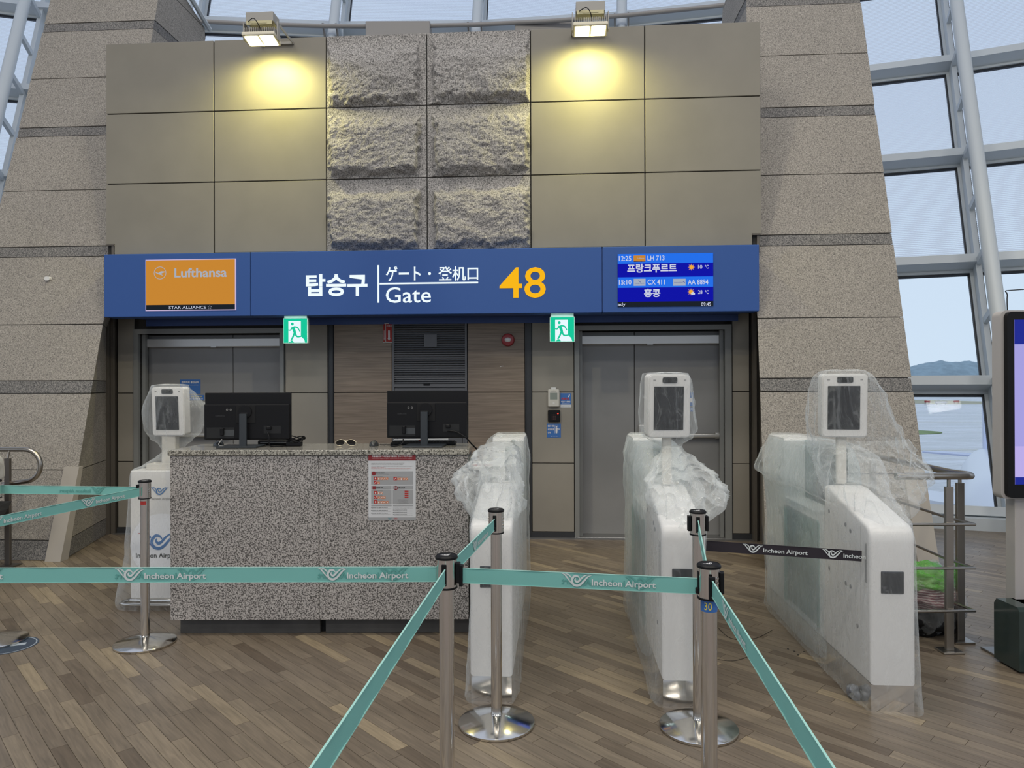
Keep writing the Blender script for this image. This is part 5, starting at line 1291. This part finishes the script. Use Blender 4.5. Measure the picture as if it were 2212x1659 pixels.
# ------------------------------------------------------------------ polythene covers
def cover(b, rings_, nz, na, seed, pleat=.012, fold=.03, top=True, open_bottom=True, freq=7.0, kx=1.0):
    """closed skin through rings (z, cx, cy, hx, hy, squareness, pleat factor)"""
    R_ = catmull(rings_, max(2, nz // (len(rings_) - 1))); off = Vector((seed * 3.7, seed * 1.9, seed)); out = []
    for z, cx, cy, hx, hy, sq, pf in R_:
        row = []; per = 2 * (hx + hy)
        for k in range(na):
            a = 2 * PI * k / na; ca, sa = math.cos(a), math.sin(a)
            e = 2 / max(2, sq); X = hx * math.copysign(abs(ca) ** e, ca); Y = hy * math.copysign(abs(sa) ** e, sa)
            q = Vector((X + cx, Y + cy, z)); n_ = Vector((ca * hy, sa * hx, 0)).normalized()
            g = Vector((q.x * freq * 2.2, q.y * freq * 1.3, z * 1.6)) + off
            rd = 1 - abs(noise.noise(g)) * 2; rd2 = 1 - abs(noise.noise(Vector((q.x * 16, q.y * 10, z * 6)) + off)) * 2
            lg = noise.noise(Vector((q.x * 3, q.y * 2.2, z * 2.5)) + off * 2)
            d = pf * (pleat * rd ** 3 + pleat * .5 * rd2 + fold * lg)
            q += n_ * max(-.006, d) + Vector((0, 0, .01 * pf * noise.noise(q * 6 + off)))
            q.z = max(q.z, .012)
            row.append(b.b.verts.new(q))
        out.append(row)
    for p, q in zip(out, out[1:]):
        for k in range(na): b.b.faces.new((p[k], p[(k + 1) % na], q[(k + 1) % na], q[k]))
    if top:
        c = Vector((0, 0, 0))
        for v in out[-1]: c += v.co
        c /= na; cur = out[-1]
        for f in (.66, .33):
            nx_ = [b.b.verts.new(c + (v.co - c) * f + Vector((0, 0, .004 + .008 * noise.noise(v.co * 14 + off)))) for v in out[-1]]
            for k in range(na): b.b.faces.new((cur[k], cur[(k + 1) % na], nx_[(k + 1) % na], nx_[k]))
            cur = nx_
        cv = b.b.verts.new(c + Vector((0, 0, .006)))
        for k in range(na): b.b.faces.new((cur[k], cur[(k + 1) % na], cv))
    return b
def make_cover(label, gate_, parts_, m=None, name='polythene_cover'):
    r = thing(name, label, 'plastic cover', gate_.location, gate_.rotation_euler.z, 'clear plastic covers on the gates')
    for nm, rings_, kw, mm in parts_:
        b = B(); cover(b, rings_, **kw); mk(nm, b, mm, r, smooth=180)
    return r
K = dict(nz=110, na=200)
# gate A : body, collapsed bunch on its left front shoulder
make_cover('clear cover over the leftmost gate, bunched into a pale lump at its left shoulder', gA, [
    ('wrap_film', [(.02, .0, .80, .130, .86, 9, .5), (.14, .005, .80, .128, .85, 9, .5), (.5, .01, .80, .125, .84, 9, .45), (.80, .01, .80, .122, .84, 9, .4), (.90, .005, .86, .12, .80, 8, .5), (1.02, .01, 1.0, .122, .66, 7, .8), (1.12, .005, 1.12, .118, .53, 6, .8), (1.195, 0, 1.20, .11, .43, 6, .5), (1.215, 0, 1.22, .10, .41, 6, .2)], dict(seed=1, **K), M_FILM),
    ('bunched_film', [(.86, .0, .26, .105, .20, 4, .5), (.92, -.01, .25, .12, .20, 3, 1.2), (.98, -.05, .24, .135, .19, 2.5, 1.5), (1.04, -.065, .25, .15, .19, 2.2, 1.6), (1.09, -.05, .28, .13, .18, 2.2, 1.3), (1.14, -.01, .36, .10, .17, 2.2, 1.2), (1.20, .0, .50, .075, .14, 2.2, 1.0), (1.215, .0, .6, .06, .1, 2.2, .5)], dict(seed=2, nz=90, na=220, fold=.035, pleat=.028, freq=11), M_FILMW)])
# gate B
make_cover('clear cover over the middle gate, tied under its head and puffed out to the right', gB, [
    ('wrap_film', [(.02, -.012, .80, .132, .86, 9, .5), (.14, -.01, .80, .13, .85, 9, .5), (.5, -.008, .80, .125, .84, 9, .45), (.82, -.006, .80, .122, .84, 9, .45), (.92, 0, .84, .13, .81, 7, .7), (1.0, .01, .90, .14, .76, 6, 1), (1.08, -.01, .98, .145, .68, 5, 1), (1.15, -.01, 1.04, .13, .60, 5, .8), (1.2, -.01, 1.12, .112, .50, 6, .5), (1.215, -.01, 1.14, .10, .46, 6, .2)], dict(seed=3, **K), M_FILM),
    ('inner_fold', [(.03, .0, 1.10, .126, .545, 8, .5), (.3, .0, 1.10, .124, .54, 8, .5), (.7, .0, 1.10, .122, .54, 8, .6), (.95, .0, 1.12, .126, .52, 7, .9), (1.1, .0, 1.14, .122, .50, 6, .8), (1.185, .0, 1.15, .112, .47, 6, .4)], dict(seed=21, nz=90, na=160, pleat=.016, freq=5), M_FILMV),
    ('skirt_film', [(.86, .03, .32, .10, .30, 3, .6), (.93, .055, .34, .135, .24, 2.6, 1.3), (1.0, .07, .38, .15, .21, 2.4, 1.5), (1.07, .06, .42, .125, .18, 2.2, 1.5), (1.13, .04, .46, .09, .13, 2.1, 1.3), (1.18, .03, .48, .055, .07, 2, .8), (1.21, .025, .49, .042, .05, 2, .5)], dict(seed=4, nz=100, na=220, fold=.03, pleat=.026, freq=11), M_FILMW),
    ('head_film', [(1.20, .025, .49, .042, .05, 2, .5), (1.225, .02, .495, .06, .055, 2, .8), (1.26, .01, .50, .115, .075, 2.6, 1), (1.31, .01, .50, .142, .085, 3, 1), (1.40, .0, .50, .148, .095, 3.2, .9), (1.50, .0, .50, .14, .085, 3.6, .8), (1.58, -.005, .49, .128, .072, 5, .5), (1.612, -.01, .485, .120, .062, 6, .2)], dict(seed=5, nz=90, na=200, pleat=.016, freq=10), M_FILM)])
# gate C
make_cover('large clear cover over the rightmost gate, hanging full behind its reader head', gC, [
    ('wrap_film', [(.02, -.012, .80, .138, .87, 9, .5), (.14, -.01, .80, .134, .86, 9, .5), (.5, -.01, .81, .128, .85, 9, .5), (.82, -.008, .82, .125, .85, 9, .5), (.92, -.01, .88, .14, .82, 7, .9), (.97, -.035, .94, .168, .80, 5, 1.2), (1.06, -.015, .98, .16, .73, 5, 1.2), (1.15, .0, 1.0, .14, .66, 5, .9), (1.195, -.0, 1.06, .12, .58, 5, .6), (1.213, 0, 1.08, .105, .54, 6, .2)], dict(seed=6, **K), M_FILM),
    ('inner_fold', [(.03, .0, 1.10, .126, .545, 8, .5), (.3, .0, 1.10, .124, .54, 8, .5), (.7, .0, 1.10, .122, .54, 8, .6), (.95, .0, 1.12, .126, .52, 7, .9), (1.1, .0, 1.14, .122, .50, 6, .8), (1.185, .0, 1.15, .112, .47, 6, .4)], dict(seed=22, nz=90, na=160, pleat=.016, freq=5), M_FILMV),
    ('skirt_film', [(.88, .03, .34, .105, .34, 3, .6), (.96, .055, .38, .15, .30, 2.8, 1.2), (1.04, .10, .44, .215, .28, 2.6, 1.5), (1.12, .10, .52, .23, .26, 2.4, 1.5), (1.19, .09, .58, .225, .22, 2.4, 1.2), (1.25, .08, .6, .215, .18, 2.5, 1.0)], dict(seed=7, nz=100, na=220, fold=.03, pleat=.022, freq=9, top=False), M_FILM),
    ('head_film', [(1.20, .085, .6, .215, .17, 2.4, 1), (1.28, .07, .6, .215, .16, 2.5, 1.1), (1.36, .055, .6, .205, .15, 2.6, 1.2), (1.45, .04, .59, .19, .14, 2.6, 1.1), (1.53, .022, .58, .17, .13, 2.8, 1), (1.59, .0, .57, .135, .11, 3.4, .7), (1.622, -.005, .56, .11, .08, 3.4, .3)], dict(seed=8, nz=110, na=220, pleat=.02, freq=9), M_FILM)])
# grey tape lump at the foot of the right cover
x, y = FL(1845, 1510); r = thing('tape_lump', 'crumpled grey tape lump at the foot of the right gate cover', 'tape', (x, y, 0))
b = B(); bmesh.ops.create_icosphere(b.b, subdivisions=4, radius=.03)
for v in b.b.verts: v.co = Vector((v.co.x, v.co.y, v.co.z * 1.2)) * (1 + .5 * noise.noise(v.co * 45)); v.co.z += .035; v.co.z = max(v.co.z, .001)
mk('tape_wad', b, mat('grey_duct_tape', (.16, .17, .19), .35), r, smooth=30)

# ================================================================== WRAPPED KIOSK LEFT OF THE COUNTER
kx, ky = -2.445, 5.04
kr = thing('boarding_kiosk', 'wrapped standing kiosk with airport emblem, half behind the counter', 'kiosk', (kx, ky, 0))
b = B(); b.box(-.24, .24, -.06, .10, .06, .955, .006, 2); mk('kiosk_body', b, M_WHITE, kr)
b = B()
b.tube(catmull([(-.20, .14, .035), (-.25, .10, .035), (-.27, .0, .035), (-.25, -.12, .035), (.25, -.12, .035), (.27, 0, .035), (.2, .14, .035)], 4), .012, 8); b.box(-.24, .24, -.08, .12, .02, .06, .004); mk('base_frame', b, M_CHROME, kr, smooth=50)
hd = reader_head(kr, .01, .02, 1.20, -.05, .95)
b = B(); b.rbox(.0, .03, .955, 1.21, .10, .07, .01); b.box(-.15, .15, -.02, .10, .955, 1.0, .004); mk('neck_box', b, M_CREAM, kr, fix=True)
b = B(); b.disc(-.015, .43, .225, -.0625, 40); mk('round_banner', b, mat('banner_white', (.74, .75, .77), .6), kr)
b = B(); logo(b, -.185, .40, .28, -.064, wings=(1, 2, 3)); mk('emblem_blue', b, M_INKB, kr)
b = B(); logo(b, -.185, .40, .28, -.0645, wings=(0,)); mk('emblem_wing', b, mat('deep_blue_ink', (.02, .05, .25), .6), kr)
b = B(); b.stroke([(-.185, .518), (-.16, .511), (-.145, .496)], [.002, .008, .002], -.065); mk('emblem_orange', b, M_INKO, kr)
text('kiosk_lettering', 'Incheon Airport', M_INKK, kr, -.20, .105, .335, .378, -.064, .02)
b = B(); logo(b, -.10, .785, .13, -.063); mk('small_emblem', b, M_INKB, kr)
text('kiosk_lettering', 'Incheon Airport', M_INKG, kr, -.09, .05, .748, .768, -.063, .01)
make_cover('clear cover over the kiosk left of the counter, tied at its neck', kr, [
    ('skirt_film', [(.015, -.02, .0, .30, .19, 3, .9), (.10, -.015, .0, .31, .18, 3, .9), (.35, -.01, .01, .285, .15, 3.5, .8), (.65, -.005, .01, .268, .13, 4, .7), (.85, .0, .01, .26, .12, 4, .6), (.95, .0, .01, .235, .11, 4, .7), (1.00, .01, .02, .16, .10, 3, 1), (1.06, .02, .03, .085, .075, 2, 1), (1.10, .02, .03, .062, .06, 2, .5)], dict(seed=11, nz=120, na=180, pleat=.010, top=False), M_FILM),
    ('head_film', [(1.10, .02, .03, .062, .06, 2, .5), (1.14, .02, .03, .085, .07, 2, 1), (1.20, .02, .03, .145, .09, 2.2, 1.2), (1.28, .03, .03, .195, .11, 2, 1), (1.37, .045, .03, .235, .12, 1.9, .8), (1.45, .02, .02, .19, .11, 2, .8), (1.53, .01, .01, .135, .085, 3, .6), (1.56, .01, .01, .12, .06, 4, .2)], dict(seed=12, nz=90, na=160), M_FILM)])

# ================================================================== RAILS
def pipe(path, r, name, parent, m=M_RAIL, seg=14): b = B(); b.tube(path, r, seg); return mk(name, b, m, parent, smooth=50)
rr = thing('handrail', 'stainless handrail with cross bars behind the right wrapped gate', 'railing', (2.55, 4.15, 0))
def rail_post(r, x, y, h=.955):
    b = B(); b.box(x - .022, x + .022, y - .012, y + .012, .012, h, .002); p = mk('rail_post', b, M_RAIL, r)
    b = B(); b.box(x - .06, x + .06, y - .05, y + .05, 0, .012, .002); mk('foot_plate', b, M_RAIL, p)
    b = B(); b.tube([(x, y, h), (x, y, 1.0)], .010, 10); mk('rail_stem', b, M_RAIL, p, smooth=50)
zt = 1.016
x0, _ = AY(2050, 1200, 4.1); x1, _ = AY(2074, 1200, 4.26)
ox, oy = 2.55, 4.15
rail_post(rr, x0 - ox, 4.1 - oy); rail_post(rr, x1 - ox, 4.26 - oy)
xe = AY(2106, 1030, 4.1)[0]
pipe([(2.22 - ox, 4.1 - oy, zt), (xe - .05 - ox, 4.1 - oy, zt), (xe - .015 - ox, 4.115 - oy, zt), (xe - ox, 4.16 - oy, zt), (xe - .03 - ox, 4.26 - oy, zt), (xe + .03 - ox, 5.6 - oy, zt)], .021, 'top_rail', rr)
for py in (1131, 1225, 1317):
    z = AY(2050, py, 4.1)[1]; xr = AY(2100, py, 4.1)[0]
    pipe([(2.22 - ox, 4.075 - oy, z), (xr - ox, 4.075 - oy, z), (xr - .03 - ox, 4.26 - oy, z), (xr + .03 - ox, 5.6 - oy, z)], .0085, 'cross_bar', rr, seg=10)
rail_post(rr, 2.80 - ox, 5.5 - oy)
lr = thing('handrail', 'bent stainless handrail end in front of the left stone pylon', 'railing', (-4.335, 6.15, 0))
a = [( -.9, .0, 1.0), (-.2, 0, 1.005), (.10, 0, 1.005)]
arc = [(.10 + .14 * math.cos(t), 0, .865 + .14 * math.sin(t)) for t in [PI / 2 - k * PI / 12 for k in range(0, 13)]]
arc = [(x * 1.0, y, z) for x, y, z in arc]
pipe([(-.9, 0, 1.0), (-.2, 0, 1.005)] + arc + [(-.1, 0, .70), (-.9, 0, .55)], .021, 'top_rail', lr)
b = B(); b.box(-.045, .0, -.045, -.015, .012, .93, .002); p = mk('rail_post', b, mat('dark_rail_steel', (.16, .145, .13), .4, .8), lr); b = B(); b.box(-.07, .06, -.09, .03, 0, .012); mk('foot_plate', b, mat('dark_rail_steel'), p)
b = B(); b.tube([(-.022, -.03, .93), (-.022, -.01, 1.0)], .008, 8); mk('rail_stem', b, M_RAIL, p)
for z in (.66, .36): pipe([(-.9, -.05, z - .03), (-.02, -.03, z)], .0085, 'cross_bar', lr, seg=8)

# ================================================================== BAG BEHIND THE RAIL
x, y = AY(2012, 1330, 4.35)[0], 4.42
r = thing('laundry_bag', 'green-topped plastic bag of striped cloth on the floor behind the rail', 'bag', (x, y, 0))
def blob(name, cx, cy, cz, rx, ry, rz_, m, seed, amp=.25, fr_=5, zmin=0.002):
    b = B(); bmesh.ops.create_icosphere(b.b, subdivisions=5, radius=1)
    for v in b.b.verts:
        n = 1 + amp * noise.noise(v.co * fr_ * .4 + Vector((seed, 0, 0))) + amp * .25 * (1 - abs(noise.noise(v.co * fr_ + Vector((0, seed, 0))) * 2))
        v.co = Vector((cx + v.co.x * rx * n, cy + v.co.y * ry * n, max(zmin, cz + v.co.z * rz_ * n)))
    return mk(name, b, m, r, smooth=180)
blob('black_bundle', .03, .02, .12, .19, .16, .15, M_BLACK2, 1)
def striped():
    m = bpy.data.materials.new('striped_maroon_cloth'); m.use_nodes = True; n, l = m.node_tree.nodes, m.node_tree.links
    t = n.new('ShaderNodeTexCoord'); w = n.new('ShaderNodeTexWave'); w.inputs['Scale'].default_value = 22; w.inputs['Distortion'].default_value = 3; w.bands_direction = 'Z'; l.new(t.outputs['Object'], w.inputs[0])
    rp_ = n.new('ShaderNodeValToRGB'); e = rp_.color_ramp.elements; e[0].position = .5; e[0].color = (.16, .07, .08, 1); e[1].position = .7; e[1].color = (.36, .30, .28, 1); l.new(w.outputs['Fac'], rp_.inputs[0]); l.new(rp_.outputs[0], n['Principled BSDF'].inputs['Base Color']); return m
blob('striped_cloth', .0, -.01, .24, .195, .155, .09, striped(), 3)
blob('green_film', -.01, .0, .34, .185, .15, .09, M_FILMG, 5, .35, 7, .28)
blob('clear_bag', .01, .0, .21, .215, .175, .215, M_FILM, 8, .2, 6)

# ================================================================== INFORMATION DISPLAY AT THE RIGHT EDGE
Yk = 3.9
xl, ztp = AY(2173, 673, Yk); _, zbt = AY(2173, 1076, Yk); Wd = .62
kr2 = thing('information_display', 'tall black-framed information display at the right photo edge', 'display', (xl + Wd / 2, Yk, 0))
hh = ztp - zbt; zc = (ztp + zbt) / 2
def vplate(w, h, r_, y0, y1, cx, cz, m, name, parent, bev=0):
    b = B(); b.prism(rrect(w, h, r_), y0, y1, 'y'); b.b.transform(Matrix.Translation((cx, 0, cz))); return mk(name, b, m, parent, smooth=40, fix=True)
bk_ = vplate(Wd + .02, hh + .02, .035, .03, .10, 0, zc, mat('warm_grey_casing', (.40, .38, .37), .45), 'rear_casing', kr2)
fr_ = vplate(Wd, hh, .03, 0, .035, 0.008, zc, M_BLACK, 'front_bezel', kr2)
b = B(); x0, x1 = -Wd / 2 + .045, Wd / 2 - .03; zA = ztp - .045; zB = zbt + .075
b.rect(x0, x1, zB, zA, -.001); mk('lavender_field', b, E_LAV, fr_)
b = B(); b.rect(x0, x1, zA - .135, zA, -.002); mk('blue_header', b, E_SCRB3, fr_); b = B(); b.rect(x0, x1, zB, zB + .04, -.002); mk('blue_footer', b, E_SCRB3, fr_)
b = B(); b.rect(x0, x1, zB + .04, zB + .21, -.0015); mk('paler_field', b, emis('screen_pale_lavender', (.52, .44, .85), .95), fr_)
xa, _ = AY(2188, 1200, Yk + .06); b = B(); b.box(xa - kr2.location.x, xa - kr2.location.x + .16, .04, .12, .02, zbt + .1, .004); mk('support_column', b, mat('warm_grey_casing'), kr2)
b = B(); b.tube(catmull([(-Wd / 2 + .05, .06, ztp), (-Wd / 2 + .05, .06, ztp + .10), (-Wd / 2 + .07, .06, ztp + .125), (.1, .06, ztp + .125), (.14, .06, ztp)], 4), .003, 6); mk('wire_hoop', b, M_BLACK2, kr2)
x, y = FL(2157, 1402); b = B(); b.box(x - kr2.location.x - .10, .3, -.12, .25, 0, .012, .002); mk('floor_plate', b, mat('dull_aluminium'), kr2)
# black leaflet holder in front of the column
x, z = AY(2158, 1322, 3.72)
bb = thing('leaflet_box', 'glossy black curved box standing under the information display', 'stand', (x + .33, 3.86, 0.012))
M_GB = mat('glossy_black', (.015, .017, .018), .12, coat=.5)
zq = z - .012
b = B()
prf = [(-.22, zq), (-.20, zq + .005), (.15, zq), (.15, zq - .03), (-.10, zq - .03), (-.14, zq - .06), (-.155, .15), (-.20, .10), (-.20, 0), (-.22, 0)]
b.prism([(-.20, 0), (-.20, zq - .02), (-.185, zq), (-.02, zq), (.0, zq - .03), (.0, 0)], -.12, .16, 'x'); b.b.transform(Matrix.Translation((-.06, .12, 0)) ); mk('box_side', b, mat('dark_green_gloss', (.03, .045, .042), .15), bb, fix=True)
b = B(); b.prism([(-.20, .0), (-.20, .03), (-.05, zq - .10), (-.03, zq), (.10, zq), (.10, .0)], -.10, .32, 'x'); mk('curved_front', b, M_GB, bb, fix=True)
b = B(); b.box(-.06, .30, -.12, .03, .10, .12, .002); mk('leaflet_stack', b, M_PAPER, bb)

# ================================================================== FLOOR STICKER AND LOOSE FLOOR DETAILS
x, y = FL(18, 1395)
r = thing('floor_sticker', 'dark blue round floor sticker half under the leftmost barrier post base', 'floor sticker', (x, y, .0005))
b = B(); b.lathe([(0, 0), (.155, 0), (.155, .0008), (0, .0008)], seg=40); mk('sticker_disc', b, mat('navy_sticker', (.03, .05, .08), .4), r)
b = B(); b.ring(0, 0, .145, .006); b.rect(-.09, .09, -.02, .02); o = mk('sticker_print', b, mat('pale_sticker_print', (.35, .4, .45), .5), r); o.rotation_euler = (-PI / 2, 0, .4); o.location = (0, 0, .0012)
def thread(pts, label):
    P = [(*FL(px, py), .002) for px, py in pts]; p0 = P[0]; b = B(); b.tube(catmull([tuple(Vector(p) - Vector(p0)) for p in P], 5), .0012, 5); o = mk('loose_wire', b, M_BLACK2, smooth=80); o.location = p0; tag(o, label, 'wire')
thread([(1550, 1355), (1580, 1380), (1630, 1380), (1668, 1362)], 'thin dark wire curling on the floor right of the numbered post, upper one')
thread([(1550, 1425), (1585, 1428), (1618, 1418), (1626, 1408)], 'thin dark wire curling on the floor right of the numbered post, lower one')
for i, (px, py) in enumerate(((1702, 1402), (1716, 1407), (1724, 1415), (1737, 1408))):
    x, y = FL(px, py); b = B(); b.lathe([(0, .0003), (.006, .0003), (.006, .0012), (0, .0012)], seg=10); o = mk('floor_hole_cover', b, M_BLACK2); o.location = (x, y, 0); tag(o, ('leftmost', 'second from left', 'third from left', 'rightmost')[i] + ' of four tiny black floor plugs by the right gate', 'floor plug', 'floor plugs by the right gate')

# ================================================================== PERSON AT THE LEFT EDGE
PX, PY = -4.34, 5.72
pe = thing('person', 'seated person with long dark hair, white top and black trousers at the left edge', 'person', (PX, PY, 0))
def skin(name, verts, edges, radii, m, parent, sub=2, root=0):
    me = bpy.data.meshes.new(name); me.from_pydata(verts, edges, []); o = bpy.data.objects.new(name, me); COL.objects.link(o); o.parent = parent
    md = o.modifiers.new('skin', 'SKIN'); sd = o.modifiers.new('sub', 'SUBSURF'); sd.levels = sub; sd.render_levels = sub
    for i, q in enumerate(radii): me.skin_vertices[0].data[i].radius = q if isinstance(q, tuple) else (q, q)
    me.skin_vertices[0].data[root].use_root = True; me.materials.append(m)
    return o
M_SKIN = mat('skin', (.50, .32, .23), .5); M_HAIR = mat('dark_hair', (.014, .010, .009), .45); M_SHIRT = mat('white_cloth', (.60, .60, .60), .8); M_TROU = mat('black_cloth', (.015, .015, .017), .85)
# seated facing the camera's left; pelvis root
V = [(0, 0, .52), (0, 0, .66), (0, 0, .82), (0, 0, .95), (0, 0, 1.03), (-.01, 0, 1.10), (-.02, 0, 1.19), (-.03, 0, 1.27),
     (0, -.17, .93), (0, -.22, .72), (-.15, -.19, .60), (0, .17, .93), (0, .22, .72), (-.15, .19, .60),
     (0, -.09, .50), (-.42, -.10, .50), (-.43, -.10, .09), (0, .09, .50), (-.42, .10, .50), (-.43, .10, .09)]
Eg = [(0, 1), (1, 2), (2, 3), (3, 4), (4, 5), (5, 6), (6, 7), (3, 8), (8, 9), (9, 10), (3, 11), (11, 12), (12, 13), (0, 14), (14, 15), (15, 16), (0, 17), (17, 18), (18, 19)]
Rd = [.12, .10, .105, .10, .06, .055, .09, .06, .06, .048, .035, .06, .048, .035, .085, .065, .045, .085, .065, .045]
skin('body', V, Eg, Rd, M_SKIN, pe)
skin('white_top', [(0, 0, .60), (0, 0, .74), (0, 0, .86), (0, 0, .96), (0, 0, 1.02), (0, -.17, .95), (0, -.22, .74), (0, .17, .95), (0, .22, .74)], [(0, 1), (1, 2), (2, 3), (3, 4), (3, 5), (5, 6), (3, 7), (7, 8)], [.165, .155, .16, .155, .085, .10, .082, .10, .082], M_SHIRT, pe)
skin('trousers', [(0, 0, .58), (0, -.09, .50), (-.42, -.10, .51), (-.43, -.10, .14), (0, .09, .50), (-.42, .10, .51), (-.43, .10, .14)], [(0, 1), (1, 2), (2, 3), (0, 4), (4, 5), (5, 6)], [.15, .10, .078, .058, .10, .078, .058], M_TROU, pe)
skin('hair', [(-.02, 0, 1.30), (.03, 0, 1.25), (.06, 0, 1.14), (.10, 0, 1.02), (.12, 0, .92)], [(0, 1), (1, 2), (2, 3), (3, 4)], [.09, .105, .09, .08, .05], M_HAIR, pe)
for sy in (-1, 1):
    b = B(); b.box(-.56, -.38, sy * .10 - .042, sy * .10 + .042, 0, .085, .03, 3); mk('shoe', b, M_BLACK2, pe, smooth=60)
    # a simple relaxed hand: palm and five bent fingers
    hx, hy, hz = -.17, sy * .19, .60
    Vh = [(hx, hy, hz), (hx - .05, hy, hz - .005), (hx - .08, hy, hz - .01)]; Eh = [(0, 1), (1, 2)]; Rh = [.028, (.02, .036), (.017, .036)]
    for k, (dy, ln) in enumerate(((-.03, .07), (-.01, .08), (.01, .075), (.03, .06))):
        n0 = len(Vh); Vh += [(hx - .085, hy + dy, hz - .01), (hx - .085 - ln * .55, hy + dy * 1.1, hz - .018), (hx - .085 - ln, hy + dy * 1.15, hz - .04)]; Eh += [(2, n0), (n0, n0 + 1), (n0 + 1, n0 + 2)]; Rh += [.009, .0085, .007]
    n0 = len(Vh); Vh += [(hx - .03, hy - sy * .04, hz), (hx - .06, hy - sy * .055, hz - .01)]; Eh += [(1, n0), (n0, n0 + 1)]; Rh += [.012, .009]
    skin('hand', Vh, Eh, Rh, M_SKIN, pe, 1)
b = B()
for sy in (-1, 1): b.disc(0, 0, .001)
for y_ in (-.03, .03):
    t = bmesh.new(); bmesh.ops.create_uvsphere(t, u_segments=10, v_segments=8, radius=.011); b.merge(t, Matrix.Translation((-.115, y_, 1.235)))
mk('eyes', b, M_BLACK, pe); 
b = B(); b.prism([(-.115, 1.225), (-.140, 1.19), (-.112, 1.185)], -.012, .012, 'y'); b.box(-.118, -.108, -.022, .022, 1.158, 1.166, .002); mk('nose_and_mouth', b, M_SKIN, pe, fix=True)
bn = thing('bench', 'black bench seat mostly outside the left photo edge', 'bench', (PX, PY, 0))
b = B(); b.box(-.95, .0, -.28, .28, .37, .425, .015, 2); mk('bench_seat', b, M_BLACK2, bn)
for x_ in (-.85, -.10):
    b = B(); b.box(x_ - .025, x_ + .025, -.24, .24, 0, .02, .003); b.box(x_ - .02, x_ + .02, -.02, .02, .02, .37); mk('bench_leg', b, M_RAIL, bn)
